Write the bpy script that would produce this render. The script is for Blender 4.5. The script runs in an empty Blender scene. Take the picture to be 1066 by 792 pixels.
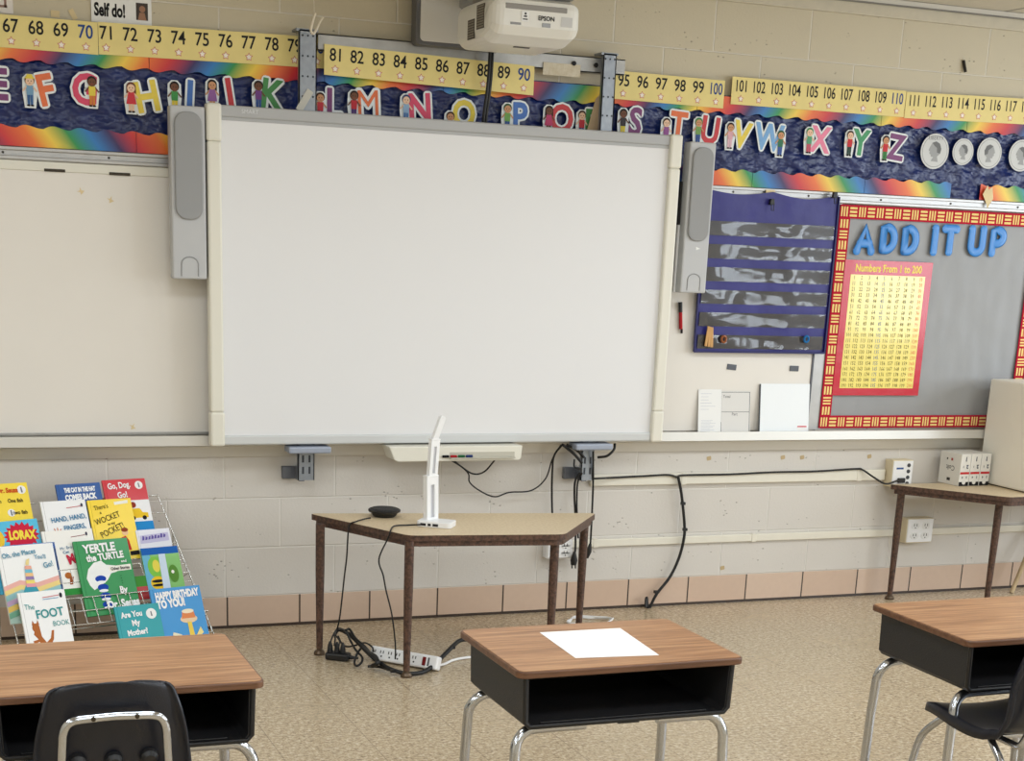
import bpy, bmesh, math, random
from mathutils import Vector, Matrix, noise
random.seed(7)
SC = bpy.context.scene
COL = SC.collection
PI = math.pi
# ------------------------------------------------------------------ camera geometry (metres; wall face at Y=0, floor at Z=0)
F_PX, PX, PY = 1591.12, 502.56, 724.40
CAM = Vector((0, -6.0255, 1.538))
def cam_axes(yaw, pitch, roll):
    cy, sy, cp, sp, cr, sr = math.cos(yaw), math.sin(yaw), math.cos(pitch), math.sin(pitch), math.cos(roll), math.sin(roll)
    f = Vector((sy*cp, cy*cp, -sp)); rt = Vector((cy, -sy, 0)); up = rt.cross(f)
    return cr*rt+sr*up, -sr*rt+cr*up, f
RT, UP, FW = cam_axes(math.radians(21.22), math.radians(16.43), math.radians(2.19))
def ray(u, v): return RT*((u-PX)/F_PX) + UP*(-(v-PY)/F_PX) + FW
def onY(u, v, y=0.0):
    d = ray(u, v); return CAM + d*((y-CAM.y)/d.y)
def onZ(u, v, z=0.0):
    d = ray(u, v); return CAM + d*((z-CAM.z)/d.z)
def onP(u, v, p, n):
    d = ray(u, v); return CAM + d*((p-CAM).dot(n)/d.dot(n))
# ------------------------------------------------------------------ materials
def lin(c):
    return tuple(((x/255)/12.92 if x/255 <= .04045 else ((x/255+.055)/1.055)**2.4) for x in c) + (1,)
MC = {}
class NT:
    def __init__(s, name):
        s.m = bpy.data.materials.new(name); s.m.use_nodes = True
        s.t = s.m.node_tree; s.b = s.t.nodes['Principled BSDF']
    def n(s, typ, **kw):
        nd = s.t.nodes.new(typ)
        for k, v in kw.items():
            if k.startswith('i_'):
                key = k[2:]; key = int(key) if key.isdigit() else key.replace('_', ' ')
                nd.inputs[key].default_value = v
            else: setattr(nd, k, v)
        return nd
    def l(s, a, b): s.t.links.new(a, b)
    def math(s, op, a, b=None, c=None):
        nd = s.t.nodes.new('ShaderNodeMath'); nd.operation = op
        for i, x in enumerate((a, b, c)):
            if x is None: continue
            if isinstance(x, (int, float)): nd.inputs[i].default_value = x
            else: s.l(x, nd.inputs[i])
        return nd.outputs[0]
    def mix(s, f, a, b):
        nd = s.t.nodes.new('ShaderNodeMix'); nd.data_type = 'RGBA'
        for i, x in ((0, f), (6, a), (7, b)):
            if isinstance(x, (int, float, tuple)): nd.inputs[i].default_value = x
            else: s.l(x, nd.inputs[i])
        return nd.outputs[2]
    def ramp(s, f, stops, interp='LINEAR'):
        nd = s.t.nodes.new('ShaderNodeValToRGB'); cr = nd.color_ramp; cr.interpolation = interp
        while len(cr.elements) < len(stops): cr.elements.new(.5)
        for e, (p, c) in zip(cr.elements, stops): e.position = p; e.color = c
        s.l(f, nd.inputs[0]); return nd.outputs[0]
    def bump(s, h, st=.3, dist=.01):
        nd = s.n('ShaderNodeBump', i_Strength=st, i_Distance=dist); s.l(h, nd.inputs['Height']); s.l(nd.outputs[0], s.b.inputs['Normal'])
    def pos(s): return s.n('ShaderNodeNewGeometry').outputs['Position']
    def obj(s): return s.n('ShaderNodeTexCoord').outputs['Object']
    def noise(s, vec, scale, detail=3, rough=.5):
        nd = s.n('ShaderNodeTexNoise', i_Scale=scale, i_Detail=detail, i_Roughness=rough); s.l(vec, nd.inputs['Vector']); return nd.outputs[0]
    def scl(s, vec, sc):
        nd = s.n('ShaderNodeMapping'); nd.inputs['Scale'].default_value = sc; s.l(vec, nd.inputs[0]); return nd.outputs[0]
def mat(name, rgb, rough=.5, metal=0., spec=.5, var=0., vs=20, bump=0., bs=60, coat=0.):
    if name in MC: return MC[name]
    t = NT(name); b = t.b
    c = lin(rgb); b.inputs['Base Color'].default_value = c
    b.inputs['Roughness'].default_value = rough; b.inputs['Metallic'].default_value = metal
    b.inputs['Specular IOR Level'].default_value = spec
    if coat: b.inputs['Coat Weight'].default_value = coat; b.inputs['Coat Roughness'].default_value = .08
    if var:
        f = t.noise(t.obj(), vs, 4)
        f = t.math('MULTIPLY_ADD', f, 2.2, -.6); 
        lo = tuple(x*(1-var) for x in c[:3])+(1,); hi = tuple(min(1, x*(1+var)) for x in c[:3])+(1,)
        t.l(t.mix(f, lo, hi), b.inputs['Base Color'])
    if bump: t.bump(t.noise(t.obj(), bs, 3), bump, .004)
    MC[name] = t.m; return t.m
def col(rgb, rough=.6):
    return mat('ink_%02x%02x%02x_%d' % (*rgb, int(rough*100)), rgb, rough, spec=.3)
# --- block wall
def m_block():
    t = NT('painted_block'); p = t.pos()
    sep = t.n('ShaderNodeSeparateXYZ'); t.l(p, sep.inputs[0])
    x = t.math('ADD', sep.outputs[0], -.522+.4543*3.0); z = t.math('ADD', sep.outputs[2], -.129+.2005*4)
    cmb = t.n('ShaderNodeCombineXYZ'); t.l(x, cmb.inputs[0]); t.l(z, cmb.inputs[1])
    br = t.n('ShaderNodeTexBrick', i_Scale=1., offset=.5)
    br.inputs['Mortar Size'].default_value = .0042; br.inputs['Mortar Smooth'].default_value = .6
    br.inputs['Brick Width'].default_value = .4543; br.inputs['Row Height'].default_value = .2005
    br.inputs['Color1'].default_value = (.42, .42, .42, 1); br.inputs['Color2'].default_value = (.6, .6, .6, 1)
    t.l(cmb.outputs[0], br.inputs['Vector'])
    n1 = t.noise(p, 1.3, 3); n2 = t.noise(p, 90, 4, .7)
    hz = t.n('ShaderNodeMapRange', i_1=1.2, i_2=2.0); t.l(sep.outputs[2], hz.inputs[0])
    base = t.mix(hz.outputs[0], lin((214, 209, 202)), lin((204, 194, 168)))      # whiter below, blending to cream above the boards
    c = t.mix(t.math('MULTIPLY', n1, .35), base, lin((186, 178, 164)))
    c = t.mix(t.math('MULTIPLY', br.outputs['Fac'], .6), c, lin((226, 222, 214)))
    # pock marks in the block faces
    vo = t.n('ShaderNodeTexVoronoi', i_Scale=34., i_Randomness=1.); t.l(t.scl(p, (1, 1, 1.6)), vo.inputs['Vector'])
    sp = t.n('ShaderNodeMapRange', i_1=.10, i_2=.2); t.l(vo.outputs['Distance'], sp.inputs[0])
    gate = t.n('ShaderNodeMapRange', i_1=.56, i_2=.6); t.l(t.noise(p, 7, 2), gate.inputs[0])
    pit = t.math('MULTIPLY', t.math('SUBTRACT', 1., sp.outputs[0]), gate.outputs[0])
    c = t.mix(t.math('MULTIPLY', pit, .55), c, lin((120, 112, 102)))
    t.l(c, t.b.inputs['Base Color']); t.b.inputs['Roughness'].default_value = .55
    h = t.math('ADD', t.math('MULTIPLY', br.outputs['Fac'], -1.2), t.math('MULTIPLY', n2, .35))
    h = t.math('SUBTRACT', h, t.math('MULTIPLY', pit, .9))
    t.bump(h, .5, .006); return t.m
def m_tile_base():
    t = NT('glazed_base_tile'); p = t.pos()
    sep = t.n('ShaderNodeSeparateXYZ'); t.l(p, sep.inputs[0])
    fx = t.math('FRACT', t.math('DIVIDE', t.math('ADD', sep.outputs[0], 10*.301-1.21), .301))
    d = t.math('ABSOLUTE', t.math('SUBTRACT', fx, .5))
    j = t.math('GREATER_THAN', d, .489)
    cell = t.math('FLOOR', t.math('DIVIDE', t.math('ADD', sep.outputs[0], 10*.301-1.21), .301))
    wn = t.n('ShaderNodeTexWhiteNoise', noise_dimensions='1D'); t.l(cell, wn.inputs['W'])
    c = t.mix(t.math('MULTIPLY', wn.outputs[0], .8), lin((212, 188, 168)), lin((203, 176, 154)))
    c = t.mix(t.math('MULTIPLY', t.noise(p, 40, 4), .35), c, lin((186, 160, 142)))
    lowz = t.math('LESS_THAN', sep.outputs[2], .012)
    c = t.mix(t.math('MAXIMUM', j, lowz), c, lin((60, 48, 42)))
    t.l(c, t.b.inputs['Base Color']); t.b.inputs['Roughness'].default_value = .3
    t.bump(t.math('SUBTRACT', 1., j), .5, .004); return t.m
def m_floor():
    t = NT('vinyl_floor_tile'); p = t.pos()
    sep = t.n('ShaderNodeSeparateXYZ'); t.l(p, sep.inputs[0])
    def grid(o, ph, w):
        fr = t.math('FRACT', t.math('DIVIDE', t.math('ADD', o, 20*.3045-ph), .3045))
        return t.math('GREATER_THAN', t.math('ABSOLUTE', t.math('SUBTRACT', fr, .5)), .5-w)
    g = t.math('MAXIMUM', grid(sep.outputs[0], 1.352, .0045), grid(sep.outputs[1], -.22, .0035))
    st = t.scl(p, (1, 1.5, 1))
    n1 = t.noise(st, 54, 4, .6); n2 = t.noise(t.scl(p, (1.6, 1, 1)), 95, 3, .55); n3 = t.noise(p, 1.2, 3)
    c = t.ramp(n1, [(.36, lin((104, 84, 62))), (.45, lin((172, 150, 118))), (.56, lin((200, 180, 148))), (.64, lin((232, 219, 194)))])
    c2 = t.ramp(n2, [(.38, lin((124, 102, 76))), (.5, lin((192, 173, 142))), (.62, lin((220, 206, 180)))])
    c = t.mix(.42, c, c2)
    c = t.mix(t.math('MULTIPLY', n3, .35), c, lin((184, 168, 142)))
    c = t.mix(t.math('MULTIPLY', g, .55), c, lin((104, 88, 70)))
    t.l(c, t.b.inputs['Base Color'])
    r = t.n('ShaderNodeMapRange', i_3=.16, i_4=.34); t.l(t.noise(p, 3, 3), r.inputs[0]); t.l(r.outputs[0], t.b.inputs['Roughness'])
    t.b.inputs['Specular IOR Level'].default_value = .45
    t.bump(t.math('ADD', t.math('MULTIPLY', g, -1.), t.math('MULTIPLY', t.noise(p, 6, 2), .25)), .12, .004); return t.m
def m_wood(name, a, b, c3, sx=1.3, sy=26, rough=.38):
    if name in MC: return MC[name]
    t = NT(name); o = t.obj(); v = t.scl(o, (sx, sy, sy))
    n1 = t.noise(v, 2.2, 6, .62); n2 = t.noise(t.scl(o, (sx*2, sy*3.4, sy*3.4)), 3.5, 3, .6)
    c = t.ramp(n1, [(.3, lin(a)), (.5, lin(b)), (.68, lin(c3))])
    dk = t.ramp(n2, [(.36, (1, 1, 1, 1)), (.46, (0, 0, 0, 1))])
    c = t.mix(t.math('MULTIPLY', dk, .38), c, lin(tuple(int(x*.62) for x in a)))
    t.l(c, t.b.inputs['Base Color']); t.b.inputs['Roughness'].default_value = rough
    t.b.inputs['Specular IOR Level'].default_value = .45
    MC[name] = t.m; return t.m
def m_rainbow(name, rev):
    if name in MC: return MC[name]
    t = NT(name); p = t.pos()
    sep = t.n('ShaderNodeSeparateXYZ'); t.l(p, sep.inputs[0])
    k = t.math('ADD', sep.outputs[0], t.math('MULTIPLY', sep.outputs[2], -.75 if not rev else .75))
    ph = 1.515 if not rev else -1.347
    f = t.math('FRACT', t.math('DIVIDE', t.math('ADD', k, 8*.466+ph), .466))
    R, O, Y, G, B, P = lin((205, 42, 46)), lin((233, 112, 40)), lin((240, 205, 70)), lin((40, 145, 72)), lin((38, 120, 190)), lin((52, 34, 92))
    st = [R, O, Y, G, B, P, R] if rev else [R, P, B, G, Y, O, R]
    c = t.ramp(f, [(0, st[0]), (.19, st[1]), (.34, st[2]), (.5, st[3]), (.67, st[4]), (.83, st[5]), (1, st[6])])
    t.l(c, t.b.inputs['Base Color']); t.b.inputs['Roughness'].default_value = .4; MC[name] = t.m; return t.m
def m_navy():
    t = NT('navy_paper'); p = t.pos()
    n = t.noise(p, 11, 4, .6)
    t.l(t.mix(n, lin((9, 20, 58)), lin((22, 46, 116))), t.b.inputs['Base Color'])
    t.b.inputs['Roughness'].default_value = .34; t.b.inputs['Specular IOR Level'].default_value = .5
    mg = t.n('ShaderNodeTexMusgrave') if hasattr(bpy.types, 'ShaderNodeTexMusgrave') else None
    t.bump(t.noise(t.scl(p, (1, 1, 1.5)), 13, 2, .5), .9, .03); return t.m
def m_speck(name, a, b, sc=60, rough=.5):
    if name in MC: return MC[name]
    t = NT(name); n = t.noise(t.obj(), sc, 5, .7)
    t.l(t.ramp(n, [(.38, lin(a)), (.62, lin(b))]), t.b.inputs['Base Color'])
    t.b.inputs['Roughness'].default_value = rough; MC[name] = t.m; return t.m
def m_clear(name, tint=(200, 205, 215), alpha=.22, rough=.12):
    if name in MC: return MC[name]
    t = NT(name); t.b.inputs['Base Color'].default_value = lin(tint); t.b.inputs['Alpha'].default_value = alpha
    t.b.inputs['Roughness'].default_value = rough; t.b.inputs['Specular IOR Level'].default_value = .9
    t.bump(t.noise(t.obj(), 22, 3), .6, .01); MC[name] = t.m; return t.m
BLOCK, BASE, FLOOR = m_block(), m_tile_base(), m_floor()
OAK = m_wood('oak_laminate', (130, 90, 58), (168, 122, 84), (192, 148, 106))
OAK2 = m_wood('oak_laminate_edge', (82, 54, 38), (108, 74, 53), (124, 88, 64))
PLY = m_speck('beige_table_laminate', (206, 184, 148), (222, 203, 170), 90, .42)
WALN = m_speck('mottled_walnut_paint', (52, 34, 27), (98, 70, 56), 70, .45)
CHROME = mat('chrome_tube', (190, 193, 198), .16, 1.)
ALU = mat('satin_aluminium', (178, 177, 175), .38, .6, var=.06)
STEEL = mat('galvanised_steel', (146, 152, 160), .4, .6, var=.1, vs=40)
BLUEST = mat('blue_grey_steel', (158, 166, 182), .42, .2)
BLACKPL = mat('black_plastic', (20, 20, 22), .45, bump=.2, bs=300)
BINPL = mat('charcoal_bin_plastic', (34, 34, 36), .5, bump=.25, bs=260)
NAVYPL = mat('navy_black_shell', (16, 19, 30), .34, bump=.15, bs=300)
CABLE = mat('black_cable', (16, 16, 17), .5)
WHITEPL = mat('white_plastic', (236, 236, 236), .35)
CREAM = mat('cream_plastic', (228, 225, 212), .42)
IVORY = mat('ivory_plastic', (222, 208, 176), .45)
GREYPL = mat('light_grey_plastic', (188, 189, 190), .45)
GRILLE = mat('grey_speaker_cloth', (158, 159, 160), .7, bump=.5, bs=900)
BOARD = mat('white_projection_surface', (230, 230, 231), .42, spec=.35)
WBOARD = mat('whiteboard_enamel', (232, 227, 219), .3, spec=.4, var=.015, vs=3)
PAPER = mat('white_paper', (240, 240, 238), .7, spec=.2)
TAPE = mat('masking_tape', (224, 204, 158), .65, var=.08)
# ------------------------------------------------------------------ mesh builder
PW = {}
class MB:
    def __init__(s): s.v = []; s.f = []; s.m = []; s.sm = []
    def add(s, vs, fs, m=0, smooth=False):
        o = len(s.v); s.v += [Vector(x) for x in vs]
        for f in fs: s.f.append([i+o for i in f]); s.m.append(m); s.sm.append(smooth)
        return s
    def bm(s, b, m=0, M=None, smooth=False):
        b.verts.index_update()
        s.add([(M @ v.co) if M else v.co.copy() for v in b.verts], [[v.index for v in f.verts] for f in b.faces], m, smooth); b.free(); return s
    def box(s, x0, x1, y0, y1, z0, z1, m=0, M=None, r=0, seg=2):
        b = bmesh.new(); bmesh.ops.create_cube(b, size=1)
        for v in b.verts:
            v.co = Vector(((x0+x1)/2+v.co.x*(x1-x0), (y0+y1)/2+v.co.y*(y1-y0), (z0+z1)/2+v.co.z*(z1-z0)))
        if r: bmesh.ops.bevel(b, geom=b.edges[:], offset=min(r, abs(x1-x0)*.49, abs(y1-y0)*.49, abs(z1-z0)*.49), segments=seg, affect='EDGES', profile=.5)
        bmesh.ops.recalc_face_normals(b, faces=b.faces[:])
        return s.bm(b, m, M)
    def prism(s, pts, d, M=None, m=0, r=0, seg=2):
        """2-D outline (x, y) extruded from z=0 to z=d"""
        b = bmesh.new(); vs = [b.verts.new((p[0], p[1], 0)) for p in pts]; f = b.faces.new(vs)
        g = bmesh.ops.extrude_face_region(b, geom=[f]); bmesh.ops.translate(b, verts=[e for e in g['geom'] if isinstance(e, bmesh.types.BMVert)], vec=(0, 0, d))
        if r: bmesh.ops.bevel(b, geom=b.edges[:], offset=r, segments=seg, affect='EDGES', profile=.5)
        bmesh.ops.recalc_face_normals(b, faces=b.faces[:]); return s.bm(b, m, M)
    def tube(s, pts, r, n=8, m=0, cap=True, closed=False):
        P = [Vector(p) for p in pts]; k = len(P); rs = r if isinstance(r, (list, tuple)) else [r]*k
        T = []
        for i in range(k):
            a = P[(i-1) % k] if (i or closed) else P[i]; b = P[(i+1) % k] if (i < k-1 or closed) else P[i]
            T.append((b-a).normalized())
        nrm = T[0].orthogonal().normalized(); vs = []
        for i in range(k):
            nrm = (nrm - T[i]*nrm.dot(T[i]))
            nrm = nrm.normalized() if nrm.length > 1e-6 else T[i].orthogonal().normalized()
            bi = T[i].cross(nrm)
            vs += [P[i]+(nrm*math.cos(2*PI*j/n)+bi*math.sin(2*PI*j/n))*rs[i] for j in range(n)]
        fs = []
        for i in range(k if closed else k-1):
            o, q = i*n, ((i+1) % k)*n
            fs += [[o+j, o+(j+1) % n, q+(j+1) % n, q+j] for j in range(n)]
        s.add(vs, fs, m, True)
        if cap and not closed: s.add(vs[:n], [list(range(n))[::-1]], m); s.add(vs[-n:], [list(range(n))], m)
        return s
    def lathe(s, prof, c=(0, 0, 0), n=24, m=0, M=None):
        c = Vector(c); vs = []; k = len(prof)
        for (r, z) in prof: vs += [c+Vector((r*math.cos(2*PI*j/n), r*math.sin(2*PI*j/n), z)) for j in range(n)]
        fs = [[i*n+j, i*n+(j+1) % n, (i+1)*n+(j+1) % n, (i+1)*n+j] for i in range(k-1) for j in range(n)]
        fs += [list(range(n))[::-1], [(k-1)*n+j for j in range(n)]]
        if M: vs = [M @ v for v in vs]
        return s.add(vs, fs, m, False)
    def text(s, st, M, h, m=0, bold=0., d=.0004, align='C', sx=1., res=3):
        vs, fs = glyphs(st, bold, res)
        x0 = min(v[0] for v in vs); x1 = max(v[0] for v in vs)
        k = h/CAPH; ox = {'C': (x0+x1)/2, 'L': x0, 'R': x1}[align]
        n = len(vs)
        lo = [M @ Vector(((v[0]-ox)*k*sx, v[1]*k-h/2, 0)) for v in vs]; hi = [M @ Vector(((v[0]-ox)*k*sx, v[1]*k-h/2, d)) for v in vs]
        s.add(hi, fs, m)
        if d >= .0015:
            ed = {}
            for f in fs:
                for i in range(len(f)):
                    a, b = f[i], f[(i+1) % len(f)]; ed[(a, b)] = 1
            sd = [[a, b, b+n, a+n] for (a, b) in ed if (b, a) not in ed]
            s.add(lo+hi, sd, m)
        return s
    def build(s, name, mats, parent=None, kind=None, label=None, cat=None, group=None, local=False, smooth=None):
        mats = mats if isinstance(mats, (list, tuple)) else [mats]
        base = PW.get(parent.name if parent else None, Matrix.Identity(4))
        vs = s.v if (local or not parent) else [base.inverted() @ v for v in s.v]
        lo = [min(v[i] for v in vs) for i in range(3)]; hi = [max(v[i] for v in vs) for i in range(3)]
        c = Vector(((lo[0]+hi[0])/2, (lo[1]+hi[1])/2, (lo[2]+hi[2])/2 if parent else lo[2]))
        me = bpy.data.meshes.new(name); me.from_pydata([v-c for v in vs], [], s.f)
        for m_ in mats: me.materials.append(m_)
        me.polygons.foreach_set('material_index', s.m)
        me.polygons.foreach_set('use_smooth', [bool(x) if smooth is None else smooth for x in s.sm]); me.update()
        o = bpy.data.objects.new(name, me); COL.objects.link(o); o.location = c
        if parent: o.parent = parent
        PW[o.name] = base @ Matrix.Translation(c) if parent else Matrix.Translation(c)
        if kind: o['kind'] = kind
        if label: o['label'] = label
        if cat: o['category'] = cat
        if group: o['group'] = group
        return o
def glyphs(st, bold=0., res=3, cache={}):
    k = (st, bold, res)
    if k not in cache:
        cu = bpy.data.curves.new('lettering', 'FONT'); cu.body = st; cu.size = 1; cu.offset = bold; cu.resolution_u = res
        ob = bpy.data.objects.new('lettering', cu)
        me = ob.to_mesh(); cache[k] = ([tuple(v.co) for v in me.vertices], [list(p.vertices) for p in me.polygons])
        ob.to_mesh_clear(); bpy.data.objects.remove(ob); bpy.data.curves.remove(cu)
    return cache[k]
CAPH = 1.
_g = glyphs('H')[0]; CAPH = max(v[1] for v in _g)-min(v[1] for v in _g)
def thing(name, label, cat, loc=(0, 0, 0), group=None, M=None):
    o = bpy.data.objects.new(name, None); COL.objects.link(o); o.empty_display_size = .1
    if M is None: M = Matrix.Translation(Vector(loc))
    o.matrix_world = M; o.location = M.to_translation(); o.rotation_euler = M.to_euler()
    PW[o.name] = M.copy(); o['label'] = label; o['category'] = cat
    if group: o['group'] = group
    return o
def dup(root, delta, label):
    r = root.copy(); COL.objects.link(r); r.location = root.location+Vector(delta); r['label'] = label
    PW[r.name] = Matrix.Translation(Vector(delta)) @ PW[root.name]
    for ch in root.children:
        c = ch.copy(); COL.objects.link(c); c.parent = r
        for g in ch.children:
            d = g.copy(); COL.objects.link(d); d.parent = c
    return r
def frame(o, x=(1, 0, 0), y=(0, 0, 1)):
    x = Vector(x).normalized(); y = Vector(y); y = (y-x*y.dot(x)).normalized(); z = x.cross(y)
    return Matrix(((x.x, y.x, z.x, o[0]), (x.y, y.y, z.y, o[1]), (x.z, y.z, z.z, o[2]), (0, 0, 0, 1)))
def WF(p, ang=0.):            # lettering frame on the wall: x right, y up, z out of the wall
    return frame(p, (math.cos(ang), 0, math.sin(ang)), (-math.sin(ang), 0, math.cos(ang)))
def smooth_path(P, n=6):
    P = [Vector(p) for p in P]; Q = [P[0]*2-P[1]]+P+[P[-1]*2-P[-2]]; out = []
    for i in range(1, len(Q)-2):
        a, b, c, d = Q[i-1:i+3]
        for k in range(n):
            t = k/n; out.append(.5*((2*b)+(c-a)*t+(2*a-5*b+4*c-d)*t*t+(3*b-a-3*c+d)*t**3))
    out.append(P[-1]); return out
def circ(r, n=20, cx=0, cy=0, ry=None, a0=0, a1=2*PI):
    k = n if abs(a1-a0-2*PI) < 1e-6 else n+1
    return [(cx+r*math.cos(a0+(a1-a0)*i/n), cy+(ry or r)*math.sin(a0+(a1-a0)*i/n)) for i in range(k)]
def rrect(w, h, r, n=5, cx=0, cy=0):
    out = []
    for (sx, sy, a) in ((1, 1, 0), (-1, 1, PI/2), (-1, -1, PI), (1, -1, 3*PI/2)):
        out += [(cx+sx*(w/2-r)+r*math.cos(a+PI/2*i/n), cy+sy*(h/2-r)+r*math.sin(a+PI/2*i/n)) for i in range(n+1)]
    return out
# ================================================================== the room
X0, X1, YB, ZC = -2.6, 7.4, -8.2, 2.60
def S(mb, name, m): return mb.build(name, m, kind='structure')
S(MB().box(X0, X1, YB, 0.2, -.12, 0), 'floor', FLOOR)
S(MB().box(X0, X1, 0, .2, .129, ZC), 'wall_back', BLOCK)
S(MB().box(X0, X1, -.004, .2, 0, .129), 'baseboard_back', BASE)
S(MB().box(X0-.2, X0, YB, .2, 0, ZC), 'wall_left', mat('cream_wall_paint', (206, 198, 180), .6, bump=.2))
S(MB().box(X0-.2, X1+.2, YB-.2, YB, 0, ZC), 'wall_front', mat('cream_wall_paint', (206, 198, 180), .6))
# right wall with three window openings
WIN = [(-2.9, -1.2), (-5.2, -3.5), (-7.5, -5.8)]
mb = MB().box(X1, X1+.2, YB, .2, 0, .9).box(X1, X1+.2, YB, .2, 2.35, ZC)
edges = [YB, -7.5, -5.8, -5.2, -3.5, -2.9, -1.2, .2]
for i in range(0, 8, 2): mb.box(X1, X1+.2, edges[i], edges[i+1], .9, 2.35)
S(mb, 'wall_right', mat('cream_wall_paint', (206, 198, 180), .6))
for i, (a, b) in enumerate(WIN):
    mb = MB()
    for (y0, y1, z0, z1) in ((a, b, .9, .95), (a, b, 2.3, 2.35), (a, a+.05, .95, 2.3), (b-.05, b, .95, 2.3), ((a+b)/2-.02, (a+b)/2+.02, .95, 2.3)):
        mb.box(X1+.06, X1+.12, y0, y1, z0, z1)
    S(mb, 'window_%d' % (i+1), ALU)
# ceiling: lay-in tiles on a metal grid
def m_ceil():
    t = NT('ceiling_tile'); p = t.pos(); sep = t.n('ShaderNodeSeparateXYZ'); t.l(p, sep.inputs[0])
    def g(o, ph, per, w):
        fr = t.math('FRACT', t.math('DIVIDE', t.math('ADD', o, 20*per-ph), per)); return t.math('GREATER_THAN', t.math('ABSOLUTE', t.math('SUBTRACT', fr, .5)), .5-w)
    k = t.math('MAXIMUM', g(sep.outputs[0], 4.66, 1.22, .008), g(sep.outputs[1], -.32, .61, .016))
    t.l(t.mix(k, lin((214, 208, 194)), lin((150, 146, 138))), t.b.inputs['Base Color']); t.b.inputs['Roughness'].default_value = .8
    t.bump(t.noise(p, 120, 3), .3, .004); return t.m
S(MB().box(X0, X1, YB, .2, ZC, ZC+.1), 'ceiling', m_ceil())
mb = MB().box(X0, X1, -.018, 0, 2.528, 2.575, r=.003)
S(mb, 'trim_1', mat('painted_header', (198, 190, 170), .5, var=.05))
S(MB().box(X0, X1, -.03, 0, 2.575, 2.598).box(X0, X1, -.032, -.03, 2.572, 2.579, 1), 'trim_2', [mat('wall_angle', (204, 200, 190), .5), mat('wall_angle_lip', (120, 116, 108), .5)])
# ================================================================== boards along the wall
ZR = 1.813
mb = MB()
mb.box(-1.2, 6.6, -.030, -.001, ZR-.012, ZR, r=.002).box(-1.2, 6.6, -.022, -.001, ZR-.03, ZR-.012).box(-1.2, 6.6, -.034, -.001, ZR-.044, ZR-.03, r=.003)
for i in range(14): mb.lathe([(.0045, 0), (.0045, .002)], n=8, m=1, M=frame((.05+i*.37, -.0221, ZR-.021), (1, 0, 0), (0, 0, 1)))
mb.build('display_rail', [ALU, col((70, 66, 60))], label='long aluminium display rail running above the boards across the wall', cat='rail')
# chalk tray
mb = MB()
prof = [(-.002, .776), (-.062, .776), (-.066, .79), (-.075, .79), (-.078, .752), (-.03, .742), (-.018, .70), (-.002, .70)]
M = Matrix(((0, 0, 1, -1.2), (1, 0, 0, 0), (0, 1, 0, 0), (0, 0, 0, 1)))
mb.prism(prof, 7.8, M)
tr = mb.build('chalk_tray', mat('tray_aluminium', (214, 212, 206), .4, .5), label='long aluminium chalk tray running along the bottom of the boards', cat='tray')
# left whiteboard
w = thing('whiteboard', 'wide blank whiteboard left of the grey interactive board', 'whiteboard', (.2, 0, .79))
MB().box(-1.1, 1.9, -.02, -.002, .79, 1.735).build('panel', WBOARD, w)
mb = MB().box(-1.1, 1.9, -.026, -.002, 1.735, 1.768, r=.002)
mb.build('top_strip', CREAM, w)
for px in (123/2.2*1.0, 272/2.2):
    a = onY(px-10, 176.5 if px < 80 else 180.3, -.027); b_ = onY(px+12, 178 if px < 80 else 180.8, -.027)
    MB().box(a.x, b_.x, -.0275, -.0262, a.z-.006, a.z+.004).build('magnet_strip', col((62, 54, 44)), w)
MB().box(-1.1, 1.9, -.03, -.002, .79, .80, r=.001).build('bottom_edge', ALU, w)
# right whiteboard
w = thing('whiteboard', 'narrow whiteboard behind the blue pocket chart, right of the grey interactive board', 'whiteboard', (3.3, 0, .79))
xr = onY(842, 420, -.02).x
MB().box(2.4, xr, -.02, -.002, .79, 1.768).build('panel', WBOARD, w)
MB().box(xr-.006, xr+.004, -.024, -.002, .79, 1.768).build('edge_strip', col((96, 98, 104)), w)
MB().box(xr+.004, xr+.075, -.018, -.002, .79, 1.768).build('side_frame', ALU, w)
# bulletin board
bx0, bx1 = 3.915, 5.02
w = thing('bulletin_board', 'grey paper covered bulletin board with a red and yellow striped border', 'bulletin board', (4.5, 0, .79))
mb = MB(); nx, nz = 60, 44; vs = []
for j in range(nz+1):
    for i in range(nx+1):
        x = bx0+.02+(bx1-bx0-.04)*i/nx; z = .80+(1.765-.80)*j/nz
        y = -.012-.006*abs(noise.noise(Vector((x*9, z*2.2, 3))))-.003*noise.noise(Vector((x*20, z*9, 1)))
        vs.append((x, y, z))
mb.add(vs, [[j*(nx+1)+i, j*(nx+1)+i+1, (j+1)*(nx+1)+i+1, (j+1)*(nx+1)+i] for j in range(nz) for i in range(nx)], 0, True)
mb.build('grey_paper', mat('grey_backing_paper', (152, 153, 154), .5, bump=.3, bs=14), w)
REDB, YELB = col((184, 24, 54), 50), col((244, 218, 140), 50)
def border(x0, x1, z0, z1, horiz):
    mb = MB(); y = -.024
    if abs(x1-x0) < 1e-6: return
    mb.box(x0, x1, y, y+.004, z0, z1, 0)
    L = (x1-x0) if horiz else (z1-z0); W_ = (z1-z0) if horiz else (x1-x0)
    n = round(L/.046)
    for k in range(n):
        c0 = L*k/n; cl = L/n; ver = (k % 2 == 0)
        for q in range(3):
            if ver == horiz: a0, a1, b0, b1 = c0+cl*(.12+.29*q), c0+cl*(.28+.29*q), W_*.14, W_*.86
            else: a0, a1, b0, b1 = c0+cl*.1, c0+cl*.9, W_*(.14+.27*q), W_*(.30+.27*q)
            if horiz: mb.box(x0+a0, x0+a1, y-.0008, y, z0+b0, z0+b1, 1)
            else: mb.box(x0+b0, x0+b1, y-.0008, y, z0+a0, z0+a1, 1)
    mb.build('striped_border', [REDB, YELB], w)
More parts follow.
